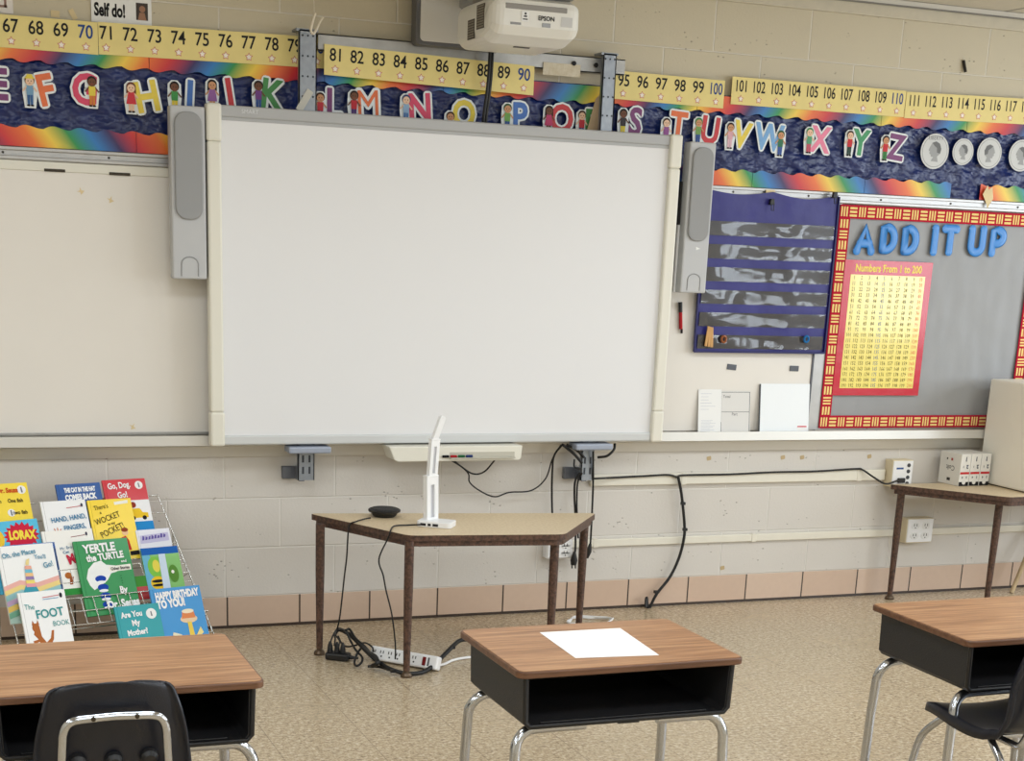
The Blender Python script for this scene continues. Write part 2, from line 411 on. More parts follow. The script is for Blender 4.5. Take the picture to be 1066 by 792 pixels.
border(bx0, bx1, 1.708, 1.765, True); border(bx0, bx1, .797, .853, True)
border(bx0, bx0+.056, .853, 1.708, False); border(bx1-.056, bx1, .853, 1.708, False)
MB().box(bx1, bx1+.04, -.03, -.002, .79, 1.768).build('side_frame', ALU, w)
# ADD IT UP
BLUEL = mat('blue_title_letters', (28, 126, 206), .45, coat=.3)
for ch, u, v, lab in (('A', 900.5, 249, 'first blue letter A of the title on the grey board'), ('D', 925, 248.5, 'blue letter D right after the A of the title'),
                 ('D', 947.5, 250, 'blue letter D just before the gap in the title'), ('I', 973, 250, 'blue letter I in the middle of the board title'), ('T', 989, 250, 'blue letter T beside the I of the board title'),
                 ('U', 1017, 251, 'blue letter U of the last word of the board title'), ('P', 1038.5, 251.5, 'blue letter P ending the board title')):
    c_ = onY(u, v, -.0255); mb = MB()
    arc = lambda cx, cy, rx, ry, a0, a1: [(cx+rx*math.cos(math.radians(a0+(a1-a0)*i/10)), cy+ry*math.sin(math.radians(a0+(a1-a0)*i/10))) for i in range(11)]
    ST = {'A': [[(-.032, -.05), (0, .05), (.032, -.05)], [(-.02, -.018), (.02, -.018)]],
          'D': [[(-.024, -.048), (-.024, .048), (-.008, .048)]+arc(-.008, 0, .034, .048, 85, -85)+[(-.024, -.048)]],
          'I': [[(0, -.05), (0, .05)]], 'T': [[(-.026, .048), (.026, .048)], [(0, .048), (0, -.05)]],
          'U': [[(-.027, .05), (-.027, -.018)]+arc(0, -.02, .027, .03, 185, 355)+[(.027, -.018), (.027, .05)]],
          'P': [[(-.022, -.05), (-.022, .048), (-.004, .048)]+arc(-.004, .02, .03, .029, 85, -85)+[(-.022, -.009)]]}[ch]
    for k, pth in enumerate(ST):
        P = [(p[0]*1.16, 0, p[1]) for p in pth]; R_ = .0195
        mb.tube(P, R_, 10)
        for e in (P[0], P[-1]): mb.lathe([(R_*math.cos(t*PI/2/4), R_*math.sin(t*PI/2/4)) for t in range(-3, 4)], e, 10)
    mb.v = [Vector((c_.x+q.x, c_.y+q.y*.15, c_.z+q.z)) for q in mb.v]
    mb.build('title_letter', BLUEL, label=lab, cat='letter', group='blue title letters on the grey bulletin board')
# number chart
p0, p1, p2, p3 = onY(880, 271, -.026), onY(970, 272.5, -.026), onY(957, 411.5, -.026), onY(866, 411.5, -.026)
cx0, cx1, cz0, cz1 = (p0.x+p3.x)/2, (p1.x+p2.x)/2, (p2.z+p3.z)/2, (p0.z+p1.z)/2
t = thing('number_chart', 'glossy red and yellow poster of the numbers from 1 to 200', 'poster', (cx0, -.026, cz0))
Wc, Hc = cx1-cx0, cz1-cz0
mb = MB(); nx, nz = 14, 22; vs = []
def cy_(x, z): return -.027-.004*noise.noise(Vector((x*6, z*5, 9)))
mb.box(cx0, cx1, -.027, -.0255, cz0, cz1, 0)
mb.build('sheet', mat('red_chart_card', (200, 26, 52), .25, coat=.3, bump=.5, bs=9), t)
px0, px1, pz0, pz1 = cx0+Wc*.075, cx1-Wc*.075, cz0+Hc*.055, cz1-Hc*.105
MB().box(px0, px1, -.0276, -.027, pz0, pz1).build('number_panel', mat('yellow_chart_panel', (244, 226, 120), .22, coat=.5, bump=.4, bs=9), t)
MB().text('Numbers From 1 to 200', WF(((cx0+cx1)/2, -.0272, cz1-Hc*.055)), .030, 0, bold=.03, sx=.80).build('title', col((250, 226, 110)), t)
mb = MB()
for i in range(200):
    x = px0+(px1-px0)*((i % 10)+.5)/10; z = pz1-(pz1-pz0)*((i//10)+.5)/20
    mb.text(str(i+1), WF((x, -.0278, z)), .0165, 1 if i % 10 == 9 else (2 if i % 10 == 4 else 0), sx=.8, res=1)
mb.build('numerals', [col((96, 84, 40)), col((226, 110, 70)), col((96, 120, 150))], t)
# ---------------------------------------------------------------- alphabet frieze
mb = MB(); nx, nz = 330, 34; vs = []
xa, xb, za, zb = .05, 5.1, 1.815, 2.17
for j in range(nz+1):
    for i in range(nx+1):
        x = xa+(xb-xa)*i/nx; z = za+(zb-za)*j/nz
        amp = .35+.65*min(1, max(0, (x-1.2)/1.2))
        y = -.003-.016*amp*abs(noise.noise(Vector((x*6, z*9, 0))))-.006*amp*abs(noise.noise(Vector((x*15+z*12, z*18, 5))))
        vs.append((x, y, z))
mb.add(vs, [[j*(nx+1)+i, j*(nx+1)+i+1, (j+1)*(nx+1)+i+1, (j+1)*(nx+1)+i] for j in range(nz) for i in range(nx)], 0, True)
mb.build('backing_paper', m_navy(), label='long crumpled navy blue paper band behind the alphabet letters', cat='backing paper')
def scallop(x0, x1, z0, z1, up, m, lab, grp='rainbow border strips on the alphabet frieze'):
    """wavy-edged border strip; the wave is on the upper edge if up"""
    n = max(4, int((x1-x0)/.006)); top, bot = [], []
    for i in range(n+1):
        x = x0+(x1-x0)*i/n; wv = .009*abs(math.sin(PI*x/.094))+.004*math.sin(2*PI*x/.094)
        f = (i/n)
        a, b_ = z0[0]+(z0[1]-z0[0])*f, z1[0]+(z1[1]-z1[0])*f
        if up: b_ += wv-.008
        else: a -= wv-.008
        bot.append((x, a)); top.append((x, b_))
    mb = MB(); vs = []
    for (x, a), (x2, b_) in zip(bot, top): vs += [(x, -.0235, a), (x, -.0235, b_), (x, -.0215, a), (x, -.0215, b_)]
    fs = []
    for i in range(n):
        o, q = 4*i, 4*i+4
        fs += [[o, q, q+1, o+1], [o+2, o+3, q+3, q+2], [o+1, q+1, q+3, o+3], [o, o+2, q+2, q]]
    fs += [[0, 1, 3, 2], [4*n, 4*n+2, 4*n+3, 4*n+1]]
    mb.add(vs, fs); mb.build('border_strip', m, label=lab, cat='border strip', group=grp)
RA, RB = m_rainbow('rainbow_down', False), m_rainbow('rainbow_up', True)
zt = 2.165
def ux(u, v): return onY(u, v, -.023).x
seams = [.05, ux(155, 58), ux(338, 75), ux(462, 85), ux(640, 98), ux(726, 108), ux(918, 120), ux(1007, 128), 5.1]
wh = ['above the orange F', 'above the letters H to K', 'under the numbers 81 to 85', 'under the numbers 86 to 90 and the bare tape', 'above the purple S', 'above the letters V to Z', 'above the first coin pictures', 'above the last coin picture at the right edge']
for i in range(len(seams)-1):
    scallop(seams[i]+.001, seams[i+1]-.001, (2.098, 2.098), (zt, zt), False, RA, 'rainbow scalloped border strip %s' % wh[i])
sl = [.05, ux(142, 148), 1.5]
scallop(sl[0], sl[1]-.001, (1.815, 1.815), (1.885, 1.885), True, RB, 'rainbow scalloped border strip below the letters F and G')
scallop(sl[1]+.001, sl[2], (1.815, 1.815), (1.885, 1.885), True, RB, 'rainbow scalloped border strip running behind the left speaker')
xs = [ux(640, 180), ux(783, 188), ux(900, 193), ux(990, 197), ux(1020, 200), 5.1]
for i, la in ((0, 'rainbow scalloped border strip running behind the right speaker'), (1, 'rainbow scalloped border strip below the letters V to Y'), (2, 'short red to blue border strip below the Z and first coin'), (4, 'blue and green border strip end at the lower right of the frieze')):
    scallop(xs[i]+.001, xs[i+1]-.001, (1.815, 1.815), (1.88, 1.88), True, RB, la)
# number line strips
STRIPY, NUMI, NUMB = mat('pale_yellow_card', (234, 216, 142), .6, var=.03), col((28, 28, 30)), col((40, 72, 140))
STARW, STARP = col((248, 240, 228)), col((206, 120, 110))
def star(mb, c, r, y):
    for (rr, m, dy) in ((r, 1, 0), (r*.72, 0, -.0004)):
        pts = [(c[0]+rr*(1 if k % 2 == 0 else .52)*math.sin(PI*k/5), c[1]+rr*(1 if k % 2 == 0 else .52)*math.cos(PI*k/5)) for k in range(10)]
        mb.prism(pts, .0004, frame((0, y+dy, 0)), m)
def number_strip(n0, n1, a, na, b, nb, xl, xr, lab, y=-.028):
    A, B = onY(*a, y), onY(*b, y)
    def P(n): return A+(B-A)*((n-na)/(nb-na))
    sl_ = (B.z-A.z)/(B.x-A.x)
    t = thing('number_strip', lab, 'number strip', ((xl+xr)/2, -.026, A.z), 'number line strips above the frieze')
    mb = MB(); z = lambda x: A.z+sl_*(x-A.x)
    vs = [(xl, y, z(xl)-.073), (xr, y, z(xr)-.073), (xr, y, z(xr)+.034), (xl, y, z(xl)+.034)]
    vs += [(x, y+.002, zz) for (x, _, zz) in vs]
    mb.add(vs, [[0, 1, 2, 3], [7, 6, 5, 4], [0, 4, 5, 1], [2, 6, 7, 3], [1, 5, 6, 2], [0, 3, 7, 4]])
    mb.build('card_strip', STRIPY, t)
    for n in range(n0, n1+1):
        p = P(n)
        MB().text(str(n), WF((p.x, y-.0002, p.z), math.atan(sl_)), .043, 0, bold=.012, sx=.86 if n < 100 else .68).build('numeral', NUMB if n % 10 == 0 else NUMI, t)
        mb = MB(); star(mb, (p.x, p.z-.05), .0155, y-.0005); mb.build('star', [STARW, STARP], t)
def sx_(u, v): return onY(u, v, -.028).x
number_strip(66, 70, (11, 26.5), 67, (89, 33), 70, .08, sx_(102, 40), 'pale yellow number strip ending at 70, at the left edge of the photo')
number_strip(71, 80, (110, 34), 71, (330, 49), 80, sx_(102.5, 40), sx_(338, 60), 'pale yellow number strip reading 71 to 80')
number_strip(81, 90, (349, 57), 81, (545.6, 77.5), 90, onY(337.5, 60, -.056).x, onY(556, 80, -.056).x, 'pale yellow number strip reading 81 to 90', -.056)
number_strip(95, 100, (649.4, 83.5), 95, (746, 92.5), 100, sx_(638, 85), sx_(754, 96), 'short pale yellow number strip reading 95 to 100')
number_strip(101, 110, (772, 89.5), 101, (934.6, 102.7), 110, sx_(762, 90), sx_(942, 110), 'pale yellow number strip reading 101 to 110')
number_strip(111, 118, (952, 104.7), 111, (1053, 110.5), 117, sx_(942.6, 110), 5.0, 'pale yellow number strip starting at 111, at the right edge of the photo')
# alphabet cutouts
def flat(mb, pts, y, m, t=.0006): mb.prism([(p[0], p[1]) for p in pts], t, frame((0, y, 0)), m)
WH = col((232, 238, 240))
SK = {'l': (238, 200, 170), 'm': (206, 152, 112), 'd': (112, 74, 54)}
def cutout(ch, u, v, rgb, lab, side=-1, skin='l', hair=(70, 44, 30), shirt=(200, 60, 70), pants=(60, 90, 150), ang=0., hat=None, h=.098, fy=0., dress=False, fo=.036):
    c = onY(u, v, -.028); x, z = c.x, c.z
    t = thing('letter_cutout', lab, 'letter cutout', (x, -.026, z-h/2), 'alphabet letter cutouts on the navy paper')
    M0 = WF((x-side*.020, -.0262, z), ang)
    b = MB()
    K = .86
    fx, fz = x+side*fo, z-.004+fy
    hd = (fx, fz+.034*K); hr = .0165*K
    hull = [(-.022, -.070), (.022, -.070), (.03, -.01), (.028, .046), (.013, .061), (-.013, .061), (-.028, .046), (-.03, -.01)]
    flat(b, [(fx+p*K, fz+q*K) for p, q in hull], -.0262, 0)
    for k in range(12):
        a = 2*PI*k/12; b.text(ch, M0 @ Matrix.Translation((.0102*math.cos(a), .0102*math.sin(a), k*.00006)), h, 0, bold=0. if ch == 'M' else .012, d=.0003, sx=.88)
    b.build('white_backing', WH, t)
    MB().text(ch, M0 @ Matrix.Translation((0, 0, .0014)), h, 0, bold=0. if ch == 'M' else .03, d=.0006, sx=.88).build('letter', mat('letter_%02x%02x%02x' % rgb, rgb, .5, var=.08, vs=40), t)
    f = MB(); y = -.0294
    def fl(pts, yy, m, e=1): flat(f, [(fx+p*K, fz+q*K) for p, q in pts][::e], yy, m)
    fl(circ(.0165*1.22, 16, 0, .037), y, 2)
    if dress: fl([(-.0205, .012), (.0205, .012), (.0198, .034), (-.0198, .034)], y, 2)
    fl(circ(.0165, 16, 0, .032), y-.0006, 1)
    for e in (-1, 1): fl(circ(.0022, 8, e*.006, .034), y-.0012, 5)
    fl([(-.005, .026), (0, .0235), (.005, .026)], y-.0012, 6)
    if dress: fl([(-.021, -.03), (.021, -.03), (.012, .018), (-.012, .018)], y-.0003, 3)
    else: fl([(-.013, -.02), (.013, -.02), (.015, .017), (-.015, .017)], y-.0003, 3)
    for e in (-1, 1):
        fl([(e*.013, .016), (e*.013, .008), (e*.026, -.008), (e*.03, -.003)], y-.0004, 1, e)
        fl([(e*.0015, -.058), (e*.011, -.058), (e*.0125, -.018), (e*.0005, -.018)], y, 1 if dress else 4, e)
        fl(rrect(.013, .007, .003, 3, e*.0075, -.06), y-.0006, 5)
    if hat: fl([(-.022, .043), (.022, .043), (.014, .05), (.01, .06), (-.01, .06), (-.014, .05)], y-.0013, 7)
    f.build('child_figure', [WH, col(SK[skin]), col(hair), col(shirt), col(pants), col((34, 26, 24)), col((170, 60, 60)), col(hat or shirt)], t)
PUR, ORA, PNK, YEL, BLU, RED, GRN = (120, 56, 112), (226, 112, 62), (214, 66, 100), (230, 206, 74), (64, 112, 186), (198, 52, 58), (66, 140, 74)
cutout('E', -7, 87, PUR, 'purple letter E cutout cut off by the left edge of the photo', -1, 'l', fy=-.02)
cutout('F', 42, 93, ORA, 'orange letter F cutout with a child in overalls', -1, 'l', (90, 60, 30), (120, 160, 190), (60, 100, 150), .22, (226, 206, 80))
cutout('G', 94, 93, PNK, 'pink letter G cutout with a dark haired child in the middle', 1, 'd', (30, 22, 20), (228, 206, 80), (210, 130, 60), -.08, fo=.006)
cutout('H', 147, 100, YEL, 'yellow letter H cutout with a brown haired girl', -1, 'l', (110, 62, 40), (206, 60, 70), (60, 70, 120), .2, dress=True)
cutout('I', 192, 99, BLU, 'blue letter I cutout with a child in green', -1, 'd', (30, 22, 20), (70, 150, 80), (228, 206, 80), -.06)
cutout('J', 231, 97, RED, 'red letter J cutout above the left speaker top', -1, 'm', (26, 20, 22), (150, 100, 160), (120, 60, 120), .16, dress=True)
cutout('K', 279, 98, GRN, 'green letter K cutout left of the grey upright', -1, 'd', (40, 26, 22), (120, 70, 140), (60, 90, 150), -.12)
cutout('L', 343, 107, PUR, 'purple letter L cutout partly hidden by the grey upright', -1, 'm', fy=-.01)
cutout('M', 378, 108, ORA, 'orange letter M cutout with a child at its left', -1, 'd', (40, 26, 22), (190, 50, 60), (90, 60, 120), .06)
cutout('N', 432, 112, PNK, 'pink letter N cutout with a child in blue', -1, 'l', (60, 70, 110), (150, 180, 210), (90, 130, 180), .08)
cutout('O', 478, 118, YEL, 'yellow letter O cutout mostly hidden by the board frame', -1, 'm', h=.092, fy=-.04)
cutout('P', 537, 121, BLU, 'blue letter P cutout right of the black hanging cable', -1, 'm', (60, 90, 60), (120, 170, 90), ang=.04)
cutout('Q', 580, 123, RED, 'red letter Q cutout with a dark haired child', -1, 'd', (40, 26, 22), (190, 70, 110), (140, 60, 120), dress=True)
cutout('R', 614, 128, GRN, 'green letter R cutout peeking out beside the tan card', -1, 'l')
cutout('S', 657, 126, PUR, 'purple letter S cutout above the right end of the board', -1, 'd', (26, 22, 22), (60, 56, 60), (220, 200, 70), -.06)
cutout('T', 702, 130, ORA, 'orange letter T cutout beside the right speaker', -1, 'l', (60, 40, 30), (150, 90, 150), ang=-.06, fy=-.02)
cutout('U', 735, 135, RED, 'red letter U cutout touching the right speaker top', -1, 'm', (60, 130, 70), (120, 160, 90), ang=-.1)
cutout('V', 768, 140, YEL, 'yellow letter V cutout with a child at its left', -1, 'm', (60, 36, 28), (220, 170, 180), (230, 190, 200), -.16)
cutout('W', 805, 143, (120, 170, 220), 'pale blue letter W cutout between the V and the X', 1, 'm', (40, 90, 60), (60, 120, 90), (60, 90, 160), -.06, fy=-.015)
cutout('X', 850, 145, (232, 130, 160), 'pink letter X cutout with a green bench like shape', -1, 'l', (70, 140, 90), (90, 160, 120), (200, 90, 110), -.05)
cutout('Y', 892, 148, (60, 150, 96), 'green letter Y cutout with a boy in a red shirt', -1, 'l', (70, 46, 30), (200, 50, 56), (40, 70, 60), -.06)
cutout('Z', 929, 153, PUR, 'purple letter Z cutout beside the coin pictures', -1, 'm', (40, 26, 22), (200, 50, 60), (60, 130, 70), -.1)
# coin pictures
SILV, SIL2, SIL3 = col((212, 214, 214), 35), col((168, 170, 172), 35), col((120, 122, 124), 35)
def coin(u, v, r, lab, lib=None, flip=1):
    c = onY(u, v, -.028)
    t = thing('coin_cutout', lab, 'coin picture', (c.x, -.026, c.z-r), 'coin pictures at the right end of the frieze')
    mb = MB(); flat(mb, circ(r, 32, c.x, c.z), -.0275, 0, .001); flat(mb, circ(r*.9, 32, c.x, c.z), -.028, 1); flat(mb, circ(r*.86, 32, c.x, c.z), -.0285, 0)
    mb.build('disc', [SILV, SIL2], t)
    k = r*.62
    hp = [(-.35, -.9), (.45, -.95), (.30, -.45), (.62, -.2), (.70, .25), (.48, .72), (.05, .9), (-.38, .75), (-.58, .4), (-.72, .05), (-.55, -.02), (-.6, -.25), (-.45, -.3), (-.42, -.5), (-.12, -.52)]
    mb = MB(); flat(mb, [(c.x+flip*a*k, c.z+b*k) for a, b in hp][::flip], -.0292, 0); flat(mb, [(c.x+flip*a*k, c.z+b*k) for a, b in [(.62, -.2), (.70, .25), (.48, .72), (.05, .9), (-.38, .75), (-.1, .5), (.2, .3), (.25, -.1)]][::flip], -.0295, 1)
    mb.build('profile_relief', [SIL2, SIL3], t)
    if lib: MB().text(lib, WF((c.x, -.0290, c.z+r*.74)), r*.2, 0).build('lettering', SIL3, t)
coin(973, 157.5, .074, 'large silver coin picture, first of the row after the Z', 'LIBERTY')
coin(1002.5, 158, .056, 'smallest silver coin picture, second of the row')
coin(1030, 159.5, .066, 'silver coin picture third in the row', None, -1)
coin(1063, 162, .068, 'coin picture cut off by the right edge of the photo')
# ================================================================== interactive board and what hangs round it
bF, bB = -.14, -.104
tl, bl, trr, brr = onY(215, 107, bF), onY(219, 463, bF), onY(710, 140, bF), onY(687, 461, bF)
sx0, sx1, sz0, sz1 = (tl.x+bl.x)/2, (trr.x+brr.x)/2, (bl.z+brr.z)/2, (tl.z+trr.z)/2
t = thing('interactive_whiteboard', 'big grey framed interactive board in the middle of the wall', 'interactive whiteboard', ((sx0+sx1)/2, bF, sz0))
MB().box(sx0+.03, sx1-.03, bF+.006, bB, sz0+.02, sz1-.02).build('screen_surface', BOARD, t)
mb = MB().box(sx0+.05, sx1-.05, bF-.004, bB, sz1-.045, sz1-.004, r=.006).box(sx0+.05, sx1-.05, bF+.003, bF+.01, sz1-.056, sz1-.045)
mb.build('top_rail', mat('board_frame_grey', (176, 177, 178), .4), t)
mb = MB().box(sx0+.05, sx1-.05, bF-.004, bB, sz0+.004, sz0+.04, r=.006)
mb.build('bottom_rail', mat('board_frame_light', (206, 208, 208), .4), t)
for a, b_ in ((sx0, sx0+.052), (sx1-.05, sx1)):
    mb = MB().box(a, b_, bF-.014, bB, sz0+.13, sz1-.13, r=.008)
    mb.build('side_rail', CREAM, t)
    for z0, z1 in ((sz1-.131, sz1), (sz0, sz0+.131)):
        MB().box(a-.002, b_+.002, bF-.016, bB, z0, z1, r=.009).build('corner_cap', CREAM, t)
p = onY(352, 116.5, bF-.006)
MB().text('SMART', WF((sx0+.16, bF-.0047, sz1-.022)), .014, 0, bold=0.).build('logo', col((218, 220, 222)), t)
# pen tray
a, b_ = onY(402, 470, -.16), onY(540, 470, -.16)
pt = thing('pen_tray', 'cream pen tray hanging under the middle of the big interactive board', 'tray', ((a.x+b_.x)/2, -.16, sz0-.06))
z1, z0 = sz0-.002, sz0-.062
prof = [(a.x, z1), (b_.x, z1), (b_.x-.004, z0+.008), (b_.x-.014, z0), (a.x+.036, z0), (a.x+.022, z0+.008)]
MB().prism(prof, .115, frame((0, -.085, 0)), r=.004).build('tray_body', CREAM, pt)
mx = (a.x+b_.x)/2
MB().box(mx-.03, b_.x-.035, -.2015, -.2003, z0+.012, z0+.036).box(mx-.03, b_.x-.035, -.2145, -.2003, z0+.011, z0+.0152).build('pen_groove', mat('tray_groove', (190, 186, 172), .5), pt)
for i, c in enumerate(((24, 24, 26), (170, 40, 44), (40, 96, 60), (44, 60, 110))):
    x = onY(464+i*8.2, 472.5, -.206).x; zz = z0+.0205
    mb = MB().tube([(x-.013, -.207, zz), (x+.013, -.207, zz)], .0052, 8)
    mb.build('marker_pen', col(c, 40), label='%s pen lying in the cream tray under the big board' % ('black', 'red', 'green', 'blue')[i], cat='pen', group='pens in the pen tray')
# speakers
def speaker(q, lab, arrow):
    y = -.15
    P = [onY(u, v, y) for u, v in q]; x0, x1 = (P[0].x+P[3].x)/2, (P[1].x+P[2].x)/2; z1, z0 = (P[0].z+P[1].z)/2, (P[2].z+P[3].z)/2
    t = thing('wall_speaker', lab, 'speaker', ((x0+x1)/2, y, z0), 'tall speakers beside the interactive board')
    MB().box(x0, x1, y, -.09, z0, z1, r=.006).box(x0+.05, x1-.03, -.09, -.05, z0+.1, z1-.1).build('cabinet', GREYPL, t)
    cx = (x0+x1)/2; w = (x1-x0)*.8; h = z1-z0; gz1, gz0 = z1-.02, z0+h*.35
    mb = MB().prism(rrect(w, gz1-gz0, w*.42, 8, cx, (gz0+gz1)/2), .014, frame((0, y+.002, 0)), r=.005, seg=3)
    mb.build('grille', GRILLE, t)
    hw = w*.62
    mb = MB().tube([(cx-hw/2, y-.0005, z0+.01), (cx-hw/2, y-.0005, z0+h*.09)]+[(cx+hw/2*math.cos(k), y-.0005, z0+h*.09+hw*.4*math.sin(k)) for k in [PI-PI*i/8 for i in range(9)]]+[(cx+hw/2, y-.0005, z0+.01)], .0022, 6)
    mb.build('cover_seam', mat('seam_grey', (150, 151, 152), .5), t)
    if arrow: MB().prism([(cx-.001, z0+h*.29), (cx+.018, z0+h*.30), (cx-.001, z0+h*.312)], .001, frame((0, y-.0002, 0))).build('arrow_mark', col((238, 240, 238)), t)
speaker([(176, 111), (213, 109), (216, 290), (181, 291)], 'tall grey speaker on the left side of the big board', False)
speaker([(718.5, 147), (746, 149), (734.5, 305.5), (709, 304.5)], 'tall grey speaker on the right side of the big board', True)
# white strip and gap beside the right speaker
c0, c1, c2 = onY(707.7, 234, -.10), onY(703, 304, -.10), onY(710.5, 189, -.10)
t = thing('edge_bar', 'thin upright white bar below a black strip standing for shade between board and right speaker', 'bar', ((c0.x+c1.x)/2, -.1, c1.z))
xm = (c0.x+c1.x)/2
MB().box(xm-.011, xm+.011, -.105, -.09, c1.z, c0.z, r=.002).build('white_section', WHITEPL, t)
MB().box(xm-.011, xm+.013, -.104, -.09, c0.z, c2.z).build('gap_shade', BLACKPL, t)  # solid black strip stands in for the shade in the open gap
# mounting frame
t = thing('mounting_frame', 'grey slotted steel frame carrying the interactive board, seen above and below it', 'frame', ((sx0+sx1)/2, -.04, .6))
for (u0, u1, vt, ub0, ub1, vb) in ((310, 328.5, 30, 311.5, 328.5, 500), (625.5, 639, 55, 607.5, 620, 500)):
    A, B = onY(u0, vt, -.10), onY(u1, vt, -.10); Cc, Dd = onY(ub0, vb, -.10), onY(ub1, vb, -.10)
    x0, x1 = (A.x+Cc.x)/2, (B.x+Dd.x)/2; zt_, zb_ = A.z, Cc.z
    mb = MB()
    for (z0, z1) in ((zb_, zt_),):
        mb.box(x0, x1, -.10, -.096, z0, z1).box(x0, x0+.004, -.10, -.080, z0, z1).box(x1-.004, x1, -.10, -.080, z0, z1)
    for k in range(12):
        z = zt_-.02-k*.07
        if k > 4 and k < 100 and z > sz0: pass
        for e in (-.02, 0, .02):
            if z > sz1-.02: mb.lathe([(.0038, 0), (.0038, .0015)], n=8, m=1, M=frame(((x0+x1)/2+e, -.0995, z), (1, 0, 0), (0, 0, 1)))
    for e in (-.013, .013):
        for z in (zb_+.04, zb_+.085): mb.box((x0+x1)/2+e-.004, (x0+x1)/2+e+.004, -.1008, -.0999, z-.014, z+.014, 1)
    mb.build('upright', [STEEL if vt == 30 else STEEL, col((56, 60, 66))], t)
    MB().box(x0-.01, x1+.006, -.10, -.03, zt_-.006, zt_+.003).build('top_arm', STEEL, t)
    MB().box((x0+x1)/2-.085, (x0+x1)/2+.085, -.165, -.082, sz0-.03, sz0-.004, r=.006).build('hook_plate', BLUEST, t)
    MB().box(x0-.045, x0+.03, -.03, -.002, zb_-.004, zb_+.045, r=.002).box(x0+.006, x0+.028, -.098, -.028, zb_-.004, zb_+.045, r=.002).build('wall_foot', mat('foot_steel', (110, 114, 122), .45, .4), t)
    if vt == 30:
        q = onY(317.5, 104, -.102); M = WF(q, -.55)
        MB().box(-.013, .013, -.045, .04, 0, .001, M=M).build('tape', mat('clear_tape', (190, 188, 178), .4), t)
xa_, xb_ = onY(331, 40, -.045).x, onY(650, 70, -.045).x
cz = (onY(620, 60, -.05).z+onY(620, 76, -.05).z)/2
mb = MB().box(xa_, xb_, -.05, -.046, cz-.028, cz+.03).box(xa_, xb_, -.05, -.002, cz+.026, cz+.03).box(xa_, xb_, -.05, -.002, cz-.028, cz-.024)
for u in (597, 620): 
    q = onY(u, 71, -.052); mb.lathe([(.009, 0), (.009, .004)], n=10, m=1, M=frame((q.x, -.0545, cz), (1, 0, 0), (0, 0, 1)))
mb.build('cross_channel', [mat('channel_steel', (170, 170, 168), .4, .5, var=.1), col((30, 30, 32))], t)
# tan card peeking beside the right upright
q0 = onY(617, 118, -.05)
M = WF((q0.x, -.045, q0.z), .02)
MB().prism([(-.03, -.10), (.028, -.10), (.028, .07), (.012, .055)], .003, M).build('card', mat('tan_card', (196, 170, 134), .7, var=.05), label='tan card tucked behind the right steel upright above the board', cat='card')
# clear tape where numbers are missing
q = onY(582, 79, -.053)
MB().box(q.x-.07, q.x+.09, -.0545, -.0535, cz-.05, cz-.004).build('tape_strip', m_speck('aged_tape', (196, 184, 156), (214, 206, 186), 30, .4), label='torn strip of old tape on the steel channel right of number 90', cat='tape')
# projector wall box
A, B = onY(434, 0, -.12), onY(490, 51, -.12)
t = thing('projector_mount', 'pale grey wall mount plate with dark edge behind the projector', 'projector mount', (A.x, -.06, B.z))
MB().prism(rrect(.36, .52, .02, 5, A.x+.18, B.z+.26), .058, frame((0, -.056, 0)), r=.004).build('frame_edge', mat('mount_edge_grey', (92, 92, 94), .5), t)
MB().prism(rrect(.335, .495, .016, 5, A.x+.185, B.z+.262), .006, frame((0, -.112, 0)), r=.002).build('cover_plate', mat('mount_cover', (206, 203, 196), .5), t)
# projector
jx0, jx1, jf, jb, jz = 2.028, 2.372, -.64, -.29, 2.226
t = thing('projector', 'white short throw projector hanging above the big board at the top of the photo', 'projector', ((jx0+jx1)/2, -.5, jz))
M = Matrix(((0, 0, 1, jx0), (1, 0, 0, 0), (0, 1, 0, 0), (0, 0, 0, 1)))
b = bmesh.new()
prof = [(jf+.005, jz+.135), (jf, jz+.115), (jf, jz+.05), (jf+.02, jz+.022), (jf+.10, jz), (jb, jz), (jb, jz+.15), (jf+.04, jz+.15)]
mb = MB().prism(prof, jx1-jx0, M)
vs = mb.v
for v in vs:                                            # ends drawn in: rounded plan
    e = (v.x-(jx0+jx1)/2)/((jx1-jx0)/2)
    if v.y < jf+.06: v.y += .0
b.free()
PR = bmesh.new(); vmap = [PR.verts.new(v) for v in mb.v]
for f in mb.f: PR.faces.new([vmap[i] for i in f])
bmesh.ops.bevel(PR, geom=[e for e in PR.edges if abs(e.verts[0].co.x-e.verts[1].co.x) < 1e-6 and min(e.verts[0].co.y, e.verts[1].co.y) < jf+.12], offset=.045, segments=5, affect='EDGES', profile=.5)
bmesh.ops.recalc_face_normals(PR, faces=PR.faces[:])
MB().bm(PR).build('body', mat('projector_white', (226, 224, 216), .4), t, smooth=False)
MB().box(jx0+.05, jx1-.02, jf+.012, jb, jz+.1505, jz+.18, r=.02, seg=3).build('top_cover', mat('projector_grey', (142, 138, 132), .5), t)
MB().box(jx0+.05, jx1-.06, jf-.0012, jf+.003, jz+.104, jz+.122, r=.002).build('grey_band', mat('projector_grey', (142, 138, 132), .5), t)
for (y0, y1, z0, z1) in ((jf+.075, jf+.15, jz+.045, jz+.125), (jf+.17, jf+.24, jz+.02, jz+.085)):
    mb = MB().box(jx0-.0012, jx0+.002, y0, y1, z0, z1, 0)
    k = 0; y = y0+.004
    while y < y1-.004:
        z = z0+.004
        while z < z1-.004: mb.box(jx0-.0022, jx0-.0012, y, y+.004, z, z+.005, 1); z += .0085
        y += .0075
    mb.build('vent_grille', [mat('vent_dark', (72, 66, 58), .6), mat('vent_light', (150, 142, 128), .5)], t)
MB().text('EPSON', WF((jx0+.205, jf-.0012, jz+.082)), .014, 0, bold=.03).build('logo', col((50, 50, 52)), t)
